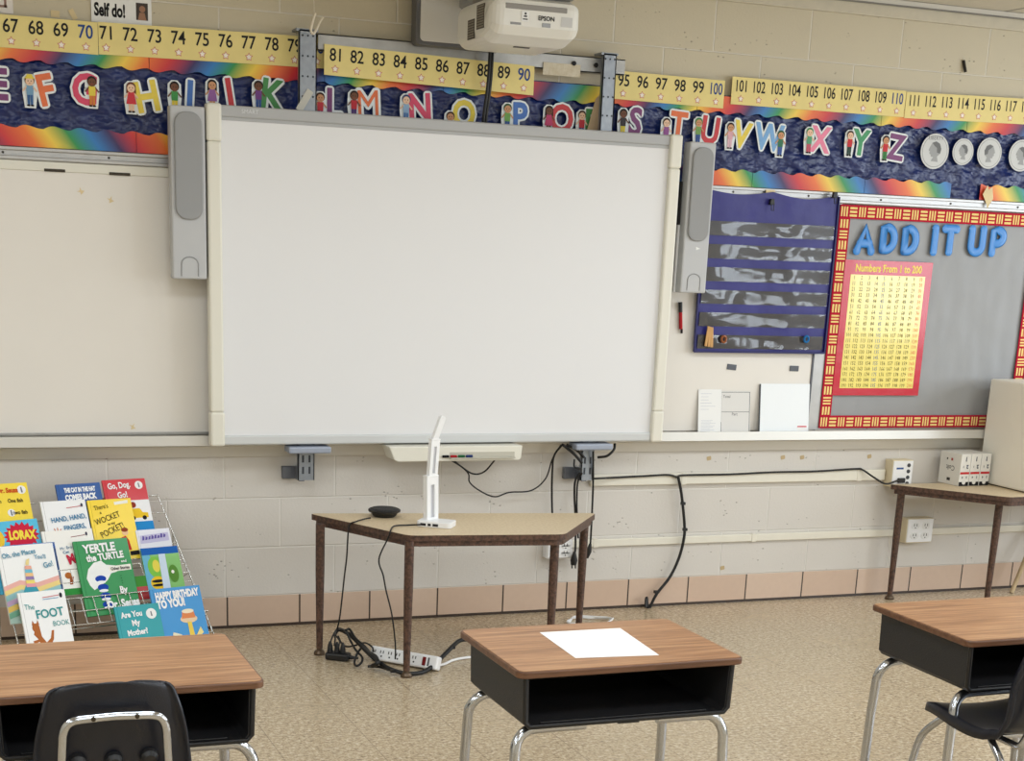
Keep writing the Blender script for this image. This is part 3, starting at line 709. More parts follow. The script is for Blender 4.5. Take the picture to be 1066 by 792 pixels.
MB().box(jx0+.19, jx0+.222, jf-.002, jf+.002, jz+.053, jz+.067, r=.001).build('sensor_window', mat('sensor_grey', (150, 152, 154), .3), t)
mb = MB(); fr = WF((jx0+.125, jf-.0012, jz+.085))
mb.box(-.014, .014, -.018, .014, 0, .0006, M=fr, m=0); mb.lathe([(.004, 0), (.004, .0004)], (0, .007, .0006), 10, 1, M=fr); mb.box(-.006, .006, -.004, .001, .0006, .001, 1, M=fr); mb.box(-.009, .009, -.013, -.009, .0006, .001, 1, M=fr)
mb.build('warning_label', [col((236, 236, 234)), col((60, 60, 62))], t)
MB().box(jx0+.262, jx0+.305, jf-.001, jf+.002, jz+.06, jz+.092).build('receiver_panel', mat('receiver_grey', (192, 190, 186), .3), t)
MB().box(jx0+.07, jx0+.11, jf-.0008, jf+.002, jz+.054, jz+.062).build('small_print', col((150, 150, 150)), t)
MB().box(jx0+.14, jx0+.2, jf+.13, jf+.145, jz-.003, jz+.001).build('foot_slot', col((90, 88, 84)), t)
MB().box(jx0+.06, jx0+.26, jb-.02, -.122, jz+.16, jz+.22, r=.01).build('support_arm', mat('arm_grey', (150, 150, 150), .5), t)
mb = MB()
for dx in (0, .02, .035): mb.tube(smooth_path([(jx0+.26+dx, jb, jz+.165), (jx0+.25+dx, jb-.08, jz+.195), (jx0+.22+dx, jb+.02, jz+.24), (jx0+.2, -.06, jz+.3)]), .006)
mb.build('cable_bundle', CABLE, t)
# black cable from projector down behind the board
P = [onY(512, 50, -.09), onY(510.5, 75, -.10), onY(508, 100, -.10), onY(505, 122, -.09), onY(503, 150, -.07)]
P[0].z += .05
mb = MB()
for dx in (-.007, .005): mb.tube(smooth_path([p+Vector((dx, dx*.3, 0)) for p in P]), .0065)
mb.build('power_cable', CABLE, label='thick black double cable hanging from the projector down behind the board', cat='cable')
# ---------------------------------------------------------------- pocket chart
q = [onY(738, 198, -.04), onY(871, 203.5, -.04), onY(858.5, 367.5, -.04), onY(721.5, 366, -.04)]
t = thing('pocket_chart', 'blue hanging pocket chart with clear plastic pockets beside the right speaker', 'pocket chart', (q[3].x+.2, -.04, q[3].z))
px0_, px1_, pz0_, pz1_ = (q[0].x+q[3].x)/2-.01, (q[1].x+q[2].x)/2, (q[2].z+q[3].z)/2, (q[0].z+q[1].z)/2+.004
nx, nz = 36, 48; vs = []
def pcy(x, z):
    f = (z-pz0_)/(pz1_-pz0_)
    return -.046-.005*noise.noise(Vector((x*5, z*4, 2)))-.004*math.sin(x*40)*max(0, f-.8)-.002*noise.noise(Vector((x*14, z*20, 7)))
for j in range(nz+1):
    for i in range(nx+1):
        fx_, fz_ = i/nx, j/nz
        x = px0_+(px1_-px0_)*fx_; z = pz0_+(pz1_-pz0_)*fz_
        if fz_ > .85:
            k = (fz_-.85)/.15; z -= .017*k*(abs(math.sin(PI*min(1, max(0, (fx_-.0)/.5)))) if fx_ < .5 else 1.3*math.sin(PI*(fx_-.5)/.5))
        vs.append((x, pcy(x, z), z))
n0 = len(vs); vs += [(x, y+.002, z) for x, y, z in vs]
fs = [[j*(nx+1)+i, j*(nx+1)+i+1, (j+1)*(nx+1)+i+1, (j+1)*(nx+1)+i] for j in range(nz) for i in range(nx)]
fs += [[k+n0 for k in f][::-1] for f in fs]
MB().add(vs, fs, 0, True).build('fabric', mat('royal_blue_nylon', (36, 34, 118), .45, var=.12, vs=8, bump=.3, bs=25), t)
Hp = pz1_-pz0_
POCK = mat('brown_pocket_backing', (32, 26, 28), .35, var=.2, vs=10)
def mclr():
    T = NT('clear_vinyl'); tr = T.n('ShaderNodeBsdfTransparent'); gl = T.n('ShaderNodeBsdfGlossy', i_Roughness=.10)
    bp = T.n('ShaderNodeBump', i_Strength=.5, i_Distance=.03); T.l(T.noise(T.scl(T.obj(), (1, 1, 2.2)), 5, 1), bp.inputs['Height']); T.l(bp.outputs[0], gl.inputs['Normal'])
    mx = T.n('ShaderNodeMixShader', i_0=.05); T.l(tr.outputs[0], mx.inputs[1]); T.l(gl.outputs[0], mx.inputs[2])
    T.l(mx.outputs[0], T.t.nodes['Material Output'].inputs['Surface']); return T.m
VIN = mclr()
for k in range(6):
    zc_ = pz1_-Hp*(.235+.140*k); hh = .029
    mb = MB(); mb2 = MB(); n = 30
    for (B_, dy, m_) in ((mb, .002, 0), (mb2, .0055, 0)):
        vv = []
        for i in range(n+1):
            x = px0_+.012+(px1_-px0_-.024)*i/n
            bulge = 0 if dy < .003 else .004*noise.noise(Vector((x*18, k*3.1, 0)))
            vv += [(x, pcy(x, zc_)-dy-.002-bulge*.3, zc_-hh), (x, pcy(x, zc_)-dy-.003-abs(bulge), zc_+hh)]
        B_.add(vv, [[2*i, 2*i+2, 2*i+3, 2*i+1] for i in range(n)], 0, True)
    mb.build('pocket', POCK, t); mb2.build('vinyl_sleeve', VIN, t)
mb = MB()
for (x0, x1, z0, z1) in ((px0_-.003, px0_+.004, pz0_, pz0_+Hp*.86), (px1_-.004, px1_+.003, pz0_, pz1_-.006), (px0_, px1_, pz0_-.003, pz0_+.006)):
    mb.box(x0, x1, -.054, -.042, z0, z1, r=.002)
mb.build('hem', mat('dark_blue_binding', (26, 26, 92), .5), t)
def clip(u, v, lab):
    c = onY(u, v, -.058)
    t = thing('binder_clip', lab, 'clip', (c.x, -.058, c.z), 'black clips holding up the pocket chart')
    MB().prism([(-.011, -.012), (.011, -.012), (.008, .012), (-.008, .012)], .016, frame((c.x, -.050, c.z)), r=.001).build('jaw', BLACKPL, t)
    mb = MB().tube([(c.x-.007, -.068, c.z-.01), (c.x-.005, -.07, c.z-.036), (c.x+.005, -.07, c.z-.036), (c.x+.007, -.068, c.z-.01)], .002, 6)
    mb.build('wire_handle', BLACKPL, t)
clip(803.5, 210, 'black binder clip in the middle of the top edge of the pocket chart')
clip(869, 203, 'black binder clip at the top right corner of the pocket chart')
for i, (u, v, a) in enumerate(((736.2, 350, -.1), (738.5, 350.5, .02), (741, 351, .06))):
    c = onY(u, v, -.063)
    MB().box(-.006, .006, -.042, .042, -.003, .003, M=WF(c, a), r=.0015).build('craft_stick', mat('stick_wood', (206, 158, 98), .6, var=.1), label='%s of three tan sticks in the bottom left of the blue chart' % ('leftmost', 'middle one', 'rightmost')[i], cat='stick', group='sticks in the bottom pocket of the chart')
for (u, v, c, lab) in ((753.5, 353, (150, 90, 56), 'small brown ring in the bottom pocket of the blue chart'), (839.5, 353, (40, 110, 170), 'small blue ring in the bottom pocket of the blue chart')):
    p = onY(u, v, -.064)
    MB().tube([(p.x+.011*math.cos(a), -.064, p.z+.013*math.sin(a)) for a in [2*PI*i/16 for i in range(16)]], .005, 8, closed=True).build('ring', col(c, 40), label=lab, cat='ring')
# things on the right whiteboard
p = onY(708.5, 330, -.032)
t = thing('marker', 'red and black marker stuck to the whiteboard below the right speaker', 'marker', (p.x, -.03, p.z-.06))
M = WF(p, .1)
MB().tube([M @ Vector((0, z, 0)) for z in (-.05, .02)], .0075, 10).build('barrel', col((176, 40, 46), 40), t)
MB().tube([M @ Vector((0, z, 0)) for z in (.02, .062)], .0085, 10).build('cap', BLACKPL, t)
MB().tube([M @ Vector((.004, z, 0)) for z in (-.068, -.05)], .005, 10).build('tip', col((40, 36, 36), 40), t)
for (u, v, a, lab) in ((761.5, 382, -.1, 'left dark grey magnet below the blue chart'), (826.5, 383.5, -.02, 'right dark grey magnet below the blue chart')):
    MB().box(-.023, .023, -.012, .012, 0, .004, M=WF(onY(u, v, -.0205), a), r=.0015).build('magnet', mat('dark_grey_magnet', (92, 96, 104), .6), label=lab, cat='magnet', group='magnets below the blue chart')
# papers leaning on the tray
def lean(q, name, lab, cat, m, th=.003):
    a, b_, c, d = q
    P = [onY(*a, -.024), onY(*b_, -.024), onY(*c, -.045), onY(*d, -.045)]
    x0, x1 = (P[0].x+P[3].x)/2, (P[1].x+P[2].x)/2; h = (P[0].z+P[1].z)/2-.777
    t = thing(name, lab, cat, ((x0+x1)/2, -.045, .777)); ang = math.atan2(.024, h)
    M = frame((x0, -.047, .7775), (1, 0, 0), (0, math.sin(ang), math.cos(ang)))
    MB().box(0, x1-x0, 0, h, 0, th, M=M).build('sheet' if th < .004 else 'cover', m, t)
    return t, M, x1-x0, h
t, M, w_, h_ = lean([(727, 405), (752, 405), (749, 456), (726, 457)], 'paper_sheet', 'white printed sheet at the left of the two papers on the tray', 'paper', PAPER, .0012)
mb = MB(); 
for k in range(9): mb.box(w_*.12, w_*(.5+.4*random.random()), h_*(.30-.03*k+.62*(k < 0)), h_*(.306-.03*k), .0013, .0016, M=M)
for k in range(6): mb.box(w_*.1, w_*(.4+.4*random.random()), h_*(.9-.07*k), h_*(.907-.07*k), .0013, .0016, M=M)
mb.build('print', col((190, 194, 206)), t)
t, M, w_, h_ = lean([(750, 406), (781, 407), (780, 456.5), (749, 456.5)], 'paper_sheet', 'grey part and total worksheet overlapped by the white sheet on the tray', 'paper', mat('grey_worksheet', (222, 220, 216), .6), .0010)
mb = MB()
for (x0, x1, y0, y1) in ((.02, .98, .505, .515), (.02, .035, .02, .97), (.965, .98, .02, .97), (.02, .98, .96, .97), (.02, .98, .02, .03)): mb.box(w_*x0, w_*x1, h_*y0, h_*y1, .0011, .0014, M=M)
mb.text('Total', M @ Matrix.Translation((w_*.2, h_*.87, .0011)), .012, 0); mb.text('Part', M @ Matrix.Translation((w_*.48, h_*.46, .0011)), .012, 0)
mb.build('print', col((90, 90, 96)), t)
t, M, w_, h_ = lean([(790, 398.5), (840, 400), (842, 457), (791, 457)], 'folder', 'white folder with a small red label leaning on the tray left of the bulletin board', 'folder', mat('white_folder', (236, 240, 242), .35, bump=.25, bs=12), .006)
MB().box(w_*.76, w_*.97, h_*.06, h_*.16, .0061, .0064, M=M).box(w_*.77, w_*.96, h_*.125, h_*.15, .0064, .0066, 1, M=M).build('label_sticker', [PAPER, col((206, 70, 90))], t)
MB().box(-.004, 0, .002, h_-.002, 0, .006, M=M).build('spine', col((96, 98, 102), 50), t)
# tape scraps and bits on the wall
for (u, v, w_, h_, a, lab) in ((57.5, 14.5, .03, .022, 0, 'small square of old masking tape above number 69'), (76, 15, .018, .036, .5, 'curled bit of old masking tape above number 70'),
        (802, 200.5, .045, .022, 0, 'piece of masking tape on the rail above the pocket chart')):
    y = -.001 if v < 100 else -.035
    MB().box(-w_/2, w_/2, -h_/2, h_/2, 0, .001, M=WF(onY(u, v, y), a)).build('tape_scrap', TAPE, label=lab, cat='tape')
p = onY(1028, 205, -.036)
MB().prism([(-.028, .01), (-.006, .05), (.002, .03), (.02, .044), (.032, -.006), (.006, -.05), (-.002, -.03)], .001, WF(p, 0)).build('torn_paper', TAPE, label='torn cream paper scrap hanging on the rail above the bulletin board', cat='paper')
p = onY(1003.5, 69, -.004)
MB().tube([(p.x-.006, -.004, p.z+.024), (p.x+.006, -.012, p.z-.024)], .0065, 8).build('wall_peg', col((44, 40, 36)), label='small dark peg on the bare wall above number 114', cat='peg')
for (u, v, a, lab) in ((138, 444, .3, 'tan tape residue mark near the bottom right of the left whiteboard'), (84, 199, 1., 'left tiny tape mark on the upper part of the left whiteboard'), (115, 208, .5, 'right tiny tape mark on the upper part of the left whiteboard')):
    MB().prism([(-.010, -.008), (.009, -.010), (.004, 0), (.011, .010), (.0, .004), (-.009, .011), (-.004, 0)], .0008, WF(onY(u, v, -.0202), a)).build('tape_residue', TAPE, label=lab, cat='tape')
for (u, v) in ((738, 477), (815, 476), (835, 476), (905, 475), (752, 591)):
    MB().prism(rrect(.022, .018, .004, 3), .0006, WF(onY(u, v, -.001), .2)).build('tape_residue', mat('old_adhesive', (186, 164, 124), .7), label='tiny tan adhesive spot on the block wall below the chalk tray', cat='tape', group='adhesive spots on the block wall')
# poster top left
a, b_ = onY(95, 15, -.003), onY(158, 26.5, -.003); x0, x1 = a.x, b_.x; zb_ = b_.z-.004
t = thing('poster', 'white paper sign reading Self do! at the top of the wall', 'poster', ((x0+x1)/2, -.003, zb_))
MB().box(x0, x1, -.004, -.002, zb_, zb_+.22).build('sheet', PAPER, t)
mb = MB(); mb.text('Self do!', WF((x0+.010, -.0042, zb_+.043)), .040, 0, bold=.04, sx=.62, align='L').text('Can do!', WF((x0+.010, -.0042, zb_+.135)), .040, 0, bold=.04, sx=.62, align='L')
mb.build('lettering', col((22, 22, 24)), t)
mb = MB(); fx0 = x1-.055
mb.box(fx0, fx0+.042, -.0045, -.004, zb_+.018, zb_+.075, 0).box(fx0-.015, fx0+.042, -.0045, -.004, zb_+.102, zb_+.16, 2); mb.prism(circ(.011, 14, fx0+.022, zb_+.055), .0004, frame((0, -.0046, 0)), 1); mb.prism([(fx0+.006, zb_+.018), (fx0+.036, zb_+.018), (fx0+.03, zb_+.043), (fx0+.012, zb_+.043)], .0004, frame((0, -.0046, 0)), 1)
mb.build('photo', [col((70, 62, 58)), col((160, 120, 96)), col((206, 160, 100))], t)
a, b_ = onY(-8, 8, -.004), onY(14, 14.5, -.004)
t = thing('paper_notice', 'corner of a plastic covered notice at the top left corner of the photo', 'notice', (a.x, -.004, b_.z))
MB().box(a.x, b_.x, -.004, -.002, b_.z, b_.z+.2).build('sheet', mat('pale_notice', (222, 214, 204), .3), t)
MB().box(a.x, b_.x-.02, -.0046, -.004, b_.z+.018, b_.z+.026).box(b_.x-.03, b_.x-.022, -.0046, -.004, b_.z+.018, b_.z+.2).build('printed_border', col((150, 120, 110)), t)
# clothespin on a string
p = onY(327, 22, -.1)
t = thing('hanging_clip', 'white clip hanging on a string in front of the left upright', 'clip', (p.x, -.1, p.z-.04))
MB().tube([(p.x, -.1, p.z+.02), (p.x-.006, -.1, ZC)], .0015, 6).build('string', col((226, 220, 206)), t)
mb = MB().tube(smooth_path([(p.x+.004, -.1, p.z+.028), (p.x-.004, -.1, p.z+.005), (p.x-.012, -.1, p.z-.03), (p.x-.004, -.1, p.z-.042), (p.x+.008, -.1, p.z-.03)]), .0055, 8).tube(smooth_path([(p.x+.008, -.1, p.z-.03), (p.x+.022, -.1, p.z+.0), (p.x+.034, -.1, p.z+.016)]), .0045, 8)
mb.build('clip_body', mat('clip_plastic', (226, 216, 196), .4), t)
# ---------------------------------------------------------------- raceways, outlets
def raceway(name, u0, v0, u1, v1, d, hgt, m, lab, seams=(), x_end=None):
    A, B = onY(u0, v0, -d), onY(u1, v1, -d); z = (A.z+B.z)/2
    t = thing(name, lab, 'raceway', ((A.x+B.x)/2, -d, z-hgt/2))
    MB().box(A.x, x_end or B.x, -d, -.001, z-hgt/2, z+hgt/2, r=.004).build('cover', m, t)
    for u in seams:
        x = onY(u, v0+(v1-v0)*(u-u0)/(u1-u0), -d).x
        MB().box(x-.012, x+.012, -d-.002, -.001, z-hgt/2-.002, z+hgt/2+.002, r=.002).build('joint_clip', m, t)
    return t, z
RW = mat('raceway_cream', (226, 221, 206), .42, var=.02)
t, zr1 = raceway('raceway', 615, 503, 922, 491.5, .022, .05, RW, 'wide cream cable raceway right under the chalk tray', (712, 895))
t, zr2 = raceway('raceway', 590, 571.5, 945, 549.5, .016, .034, RW, 'lower cream conduit running to the lower outlet box', (620, 785), 5.3)
def outlet(u0, u1, vt, vb, d, side_m, lab, name='outlet_box', rec=2, rows=2):
    A, B, Cc = onY(u0, vt, -d), onY(u1, vt, -d), onY(u0, vb, -d)
    t = thing(name, lab, 'outlet', ((A.x+B.x)/2, -d, Cc.z))
    MB().box(A.x, B.x, -d+.004, -.0005, Cc.z, A.z, r=.003).build('box', side_m, t)
    MB().box(A.x+.004, B.x-.004, -d, -d+.006, Cc.z+.004, A.z-.004, r=.002).build('face_plate', WHITEPL, t)
    w_, h_ = B.x-A.x, A.z-Cc.z
    for i in range(rec):
        for j in range(rows):
            x = A.x+w_*((i+.5)/rec*.8+.1); z = Cc.z+h_*((j+.5)/rows*.8+.1)
            mb = MB().prism(rrect(w_*.3, h_*.3, w_*.12, 4, x, z), .003, frame((0, -d+.001, 0)), 0)
            for e in (-.007, .007): mb.box(x+e-.0016, x+e+.0016, -d-.0026, -d-.0018, z-.002, z+.010, 1)
            mb.prism(circ(.003, 8, x, z-.009), .0006, frame((0, -d-.002, 0)), 1)
            mb.build('socket', [mat('socket_white', (228, 228, 226), .35), col((70, 70, 70))], t)
    return t, A, B, Cc
outlet(945.5, 973, 540, 565.5, .06, IVORY, 'white four socket outlet box on the lower conduit by the right table')
outlet(570.5, 597, 563, 582, .055, WHITEPL, 'white socket box half hidden behind the right end of the middle table')
d = .065; A, B, Cc = onY(931, 480, -d), onY(951.5, 480, -d), onY(931, 505, -d)
t = thing('network_box', 'ivory network socket box with white face at the end of the raceway', 'socket box', ((A.x+B.x)/2, -d, Cc.z))
MB().box(A.x-.003, B.x, -d+.004, -.0005, Cc.z-.01, A.z+.004, r=.003).build('box', IVORY, t)
MB().box(A.x, B.x-.002, -d, -d+.006, Cc.z-.006, A.z, r=.002).build('face_plate', WHITEPL, t)
w_ = B.x-A.x
for k in range(4):
    z = A.z-.02-.028*k
    if k < 4: MB().prism(circ(.009, 12, B.x-w_*.24, z), .004, frame((0, -d+.001, 0)), 0).build('jack', col((70, 72, 76)), t)
MB().box(A.x+w_*.16, A.x+w_*.5, -d-.002, -d+.001, A.z-.038, A.z-.03).build('screen_port', col((60, 90, 150)), t)
MB().box(A.x+w_*.25, A.x+w_*.6, -d-.012, -d+.001, A.z-.10, A.z-.078, r=.003).build('plug', BLACKPL, t)
# ================================================================== trapezoid tables
def trapezoid_table(cor, z, lab, legs):
    """cor: back left, front left, front right, back right corners of the top"""
    C_ = [Vector((x, y)) for x, y in cor]; ctr = sum(C_, Vector((0, 0)))/4
    t = thing('trapezoid_table', lab, 'table', (ctr.x, ctr.y, 0), 'low trapezoid tables')
    def rounded(P, rad, n=5):
        out = []
        for i, p in enumerate(P):
            a = (P[i-1]-p).normalized(); b = (P[(i+1) % len(P)]-p).normalized()
            p0, p1 = p+a*rad, p+b*rad
            out += [((1-k/n)**2)*p0+2*(k/n)*(1-k/n)*p+((k/n)**2)*p1 for k in range(n+1)]
        return out
    out = rounded(C_, .03)
    inn = [ctr+(p-ctr)*.994 for p in out]
    MB().prism(inn, .0015, Matrix.Translation((0, 0, z-.0012))).build('laminate_top', PLY, t)
    MB().prism(out, .021, Matrix.Translation((0, 0, z-.022))).build('edge_band', WALN, t)
    ap = [ctr+(p-ctr)*.972 for p in out]; ap2 = [ctr+(p-ctr)*.94 for p in out]
    mb = MB(); n = len(ap); vs = [(p.x, p.y, zz) for zz in (z-.042, z-.021) for p in ap]+[(p.x, p.y, zz) for zz in (z-.042, z-.021) for p in ap2]
    fs = []
    for i in range(n):
        j = (i+1) % n; fs += [[i, j, n+j, n+i], [2*n+j, 2*n+i, 3*n+i, 3*n+j], [j, i, 2*n+i, 2*n+j], [n+i, n+j, 3*n+j, 3*n+i]]
    mb.add(vs, fs).build('apron', WALN, t)
    for (x, y) in legs:
        lg = MB().tube([(x, y, z-.022), (x, y, z-.2), (x, y, .04), (x, y, .026)], [.0175, .0172, .0125, .0125], 14).build('leg', WALN, t)
        MB().lathe([(.0215, 0), (.022, .008), (.017, .016), (.011, .021), (.0105, .027)], (x, y, 0), 14).build('glide', mat('glide_brass', (96, 80, 64), .35, .6), lg)
    return t
TZ = .53
tc = [onZ(321.2, 534.3, TZ), onZ(425.5, 557.3, TZ), onZ(588.5, 556, TZ), onZ(620.8, 534, TZ)]
tc2 = [(p.x, p.y) for p in tc]
fL, fF = onZ(331, 682), onZ(423, 704.5)
rB = onZ(613, 549, TZ-.022); rF = onZ(583.5, 575, TZ-.03)
lt = onZ(335, 547, TZ-.03); lf = onZ(427.5, 575, TZ-.03)
trapezoid_table(tc2, TZ, 'beige trapezoid table with brown legs in front of the big board', [((fL.x+lt.x)/2, (fL.y+lt.y)/2), (fF.x, fF.y), (tc2[2][0]-.02, tc2[2][1]+.045), (tc2[3][0]-.055, tc2[3][1]-.012)])
RZ = .545
a, b_ = onZ(924.5, 503.8, RZ), onZ(1050.5, 517.5, RZ)
L = .61; c2 = [(a.x, a.y), (b_.x, b_.y), (b_.x+L, b_.y+.03), (a.x+1.22, a.y-.03)]
rf = onZ(927, 624)
trapezoid_table(c2, RZ, 'beige trapezoid table at the right edge of the photo holding the cartons', [(rf.x, rf.y+.01), (b_.x+.035, b_.y+.10), (b_.x+L-.05, b_.y+.1), (a.x+1.13, a.y-.06)])
# folded easel leg seen past the right table
p = onZ(1053, 617); q = onY(1066, 585, p.y+.02)
d_ = (q-p); top = p+d_*2.6
t = thing('easel', 'tan slanted wooden legs showing below the right table', 'easel', (top.x, top.y, 0))
MB().tube([p, top], .011, 10).build('leg', mat('tan_wood', (190, 166, 128), .5, var=.1), t)
MB().tube([(2*top.x-p.x, p.y, 0), top], .011, 10).build('leg', mat('tan_wood', (190, 166, 128), .5, var=.1), t)
# ---------------------------------------------------------------- on the middle table
c = onZ(400, 537.5, TZ)
t = thing('conference_puck', 'round black puck shaped speaker on the left of the middle table', 'speaker', (c.x, c.y, TZ))
MB().lathe([(.038, 0), (.044, .004), (.052, .016), (.061, .020), (.062, .026), (.058, .030)], (c.x, c.y, TZ), 32).build('body', BLACKPL, t)
MB().lathe([(.053, .0), (.05, .003), (.02, .0035)], (c.x, c.y, TZ+.030), 32).build('top_grille', mat('dark_grille', (38, 38, 40), .7, bump=.4, bs=600), t)
# document camera
p0 = onZ(441, 546.5, TZ); p1 = onZ(471, 549, TZ)
t = thing('document_camera', 'white folding document camera standing on the middle table', 'document camera', (p0.x, p0.y, TZ))
M = frame((p0.x, p0.y, TZ), (p1.x-p0.x, p1.y-p0.y, 0), (0, 0, 1))     # x along the base, y up, z towards the room
bl_ = (p1-p0).length
k_ = bl_/ .118
MB().prism(rrect(bl_+.02, .085, .012, 4, bl_/2-.006, 0), .022, M @ Matrix(((1, 0, 0, 0), (0, 0, 1, .0005), (0, -1, 0, 0), (0, 0, 0, 1))), r=.003).build('base', WHITEPL, t)
mb = MB()
for x0, x1 in ((.0, .022), (.03, .042), (.05, .072)): mb.box(x0*k_, x1*k_, .006, .015, .0425, .0435, M=M)
mb.build('ports', col((40, 40, 44)), t)
def seg(u0, v0, u1, v1, wpx, slot, dz, th, name, par, mtl=WHITEPL):
    A = onY(u0, v0, p0.y+dz); B = onY(u1, v1, p0.y+dz); L_ = (B-A).length
    w = wpx/283
    F_ = frame(A, (B-A).cross(Vector((0, -1, 0))), (B-A))
    F_ = frame(A, Vector((F_[0][0], F_[1][0], F_[2][0]))+Vector((0, .35, 0)), (B-A))
    mb = MB()
    if slot:
        s0, s1, sw = L_*.14, L_*.82, w*.34
        for bx_ in ((-w/2, -sw/2, 0, L_), (sw/2, w/2, 0, L_), (-sw/2, sw/2, 0, s0), (-sw/2, sw/2, s1, L_)): mb.box(bx_[0], bx_[1], bx_[2], bx_[3], -th/2, th/2, M=F_)
        mb.box(-w/2-.001, w/2+.001, -.003, .003, -th/2-.001, th/2+.001, M=F_, r=.001).box(-w/2-.001, w/2+.001, L_-.004, L_+.002, -th/2-.001, th/2+.001, M=F_, r=.001)
    else: mb.prism(rrect(w, L_, w*.3, 4, 0, L_/2), th, F_ @ Matrix.Translation((0, 0, -th/2)), r=.002)
    o = mb.build(name, mtl, par)
    if slot: MB().box(-sw/2, sw/2, s0, s1, -th*.2, th*.2, M=F_).build('inner_rail', mat('inner_arm_grey', (196, 196, 200), .4), o)
    return o
seg(448.5, 545, 448.5, 495, 15, True, .006, .024, 'lower_arm', t)
seg(449.5, 498, 452.5, 457, 11, True, .006, .018, 'upper_arm', t)
seg(452, 458, 461, 433, 7, False, .006, .016, 'camera_head', t)
# ================================================================== student desks
def desk(x, y, zt, lab, d=.457, name='student_desk'):
    t = thing(name, lab, 'desk', (x, y, 0), 'student desks in the foreground')
    w = .612
    T = lambda vx, vy, vz: Matrix.Translation((x+vx, y+vy, vz))
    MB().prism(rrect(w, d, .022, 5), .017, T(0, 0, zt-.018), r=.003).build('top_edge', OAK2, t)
    MB().prism(rrect(w-.010, d-.010, .019, 5), .0015, T(0, 0, zt-.0013)).build('top_surface', OAK, t)
    # open-fronted bin, slightly narrower at the bottom
    zb, th, bw, bd = zt-.148, .004, w-.045, d-.05
    def ringpt(k): return [(-bw/2, zt-.019), (-bw/2+.004, zb+.012), (-bw/2+.015, zb), (bw/2-.015, zb), (bw/2-.004, zb+.012), (bw/2, zt-.019)][k]
    mb = MB(); vs = []; fy, by = -bd/2-.006, bd/2
    inset = lambda a, b_: (a*(1-.011/ (bw/2)) , b_+(.005 if b_ < zt-.03 else 0))
    for k in range(6): a, b_ = ringpt(k); vs.append((x+a, y+fy, b_))
    for k in range(6): a, b_ = ringpt(k); vs.append((x+a*.985, y+by, b_))
    for k in range(6): a, b_ = inset(*ringpt(k)); vs.append((x+a, y+fy, b_))
    for k in range(6): a, b_ = inset(*ringpt(k)); vs.append((x+a*.985, y+by-.004, b_))
    fs = []
    for k in range(5):
        fs += [[k, k+6, k+7, k+1], [12+k, 13+k, 19+k, 18+k], [k, k+1, 13+k, 12+k]]
    fs += [[6, 11, 10, 9, 8, 7][::-1], [18, 19, 20, 21, 22, 23][::-1]]
    mb.add(vs, fs); mb.build('book_bin', BINPL, t)
    # raised lip round the mouth, with a pencil rest line
    mb = MB(); P = [(x+ringpt(k)[0]*.992, y+fy, ringpt(k)[1]+.003) for k in range(6)]
    mb.tube(P, .0065, 8); mb.box(x-bw/2+.05, x+bw/2-.06, y+fy+.01, y+fy+.016, zb+.005, zb+.011, r=.002); mb.box(x-.03, x+.03, y+fy-.004, y+fy+.01, zb-.006, zb+.004, r=.003)
    mb.build('bin_lip', BLACKPL, t)
    for sx in (-1, 1):
        for sy in (-1, 1):
            yy = y+(-bd/2+.035 if sy < 0 else bd/2-.035); xe = x+sx*(w/2-.018)
            P = [(x+sx*.10, yy, zb-.014), (xe-sx*.085, yy, zb-.014)]+[(xe-sx*.055+sx*.055*math.sin(a), yy+sy*.012*(1-math.cos(a)), zb-.069+.055*math.cos(a)) for a in [PI/2*i/7 for i in range(1, 8)]]
            P += [(xe+sx*.004, yy+sy*.016, .24), (xe+sx*.006, yy+sy*.02, .02)]
            lg = MB().tube(P, .0135, 14).build('leg', CHROME, t)
            MB().lathe([(.017, 0), (.018, .006), (.015, .022), (.0138, .024)], (xe+sx*.006, yy+sy*.02, 0), 14).build('foot_cap', BLACKPL, lg)
    return t
desk(1.648, -2.588, .57, 'wooden topped student desk in the middle with a white sheet of paper on it', .43)
desk(.441, -2.507, .57, 'wooden topped student desk at the lower left with a chair in front')
desk(2.948, -2.563, .57, 'wooden topped student desk at the right edge with a chair tucked under')
# paper on the middle desk
q = [onZ(562, 658, .5715), onZ(645.5, 653.5, .5715), onZ(686, 681.5, .5715), onZ(599, 684.5, .5715)]
mb = MB(); vs = [(p.x, p.y, .5706+.0009) for p in q]
ctr = sum(q, Vector())/4
mb.add([(p.x, p.y, .5703) for p in q]+[(p.x, p.y, .5712) for p in q], [[3, 2, 1, 0], [4, 5, 6, 7], [0, 1, 5, 4], [1, 2, 6, 5], [2, 3, 7, 6], [3, 0, 4, 7]])
mb.build('paper_sheet', PAPER, label='blank white sheet of paper on the middle student desk', cat='paper')
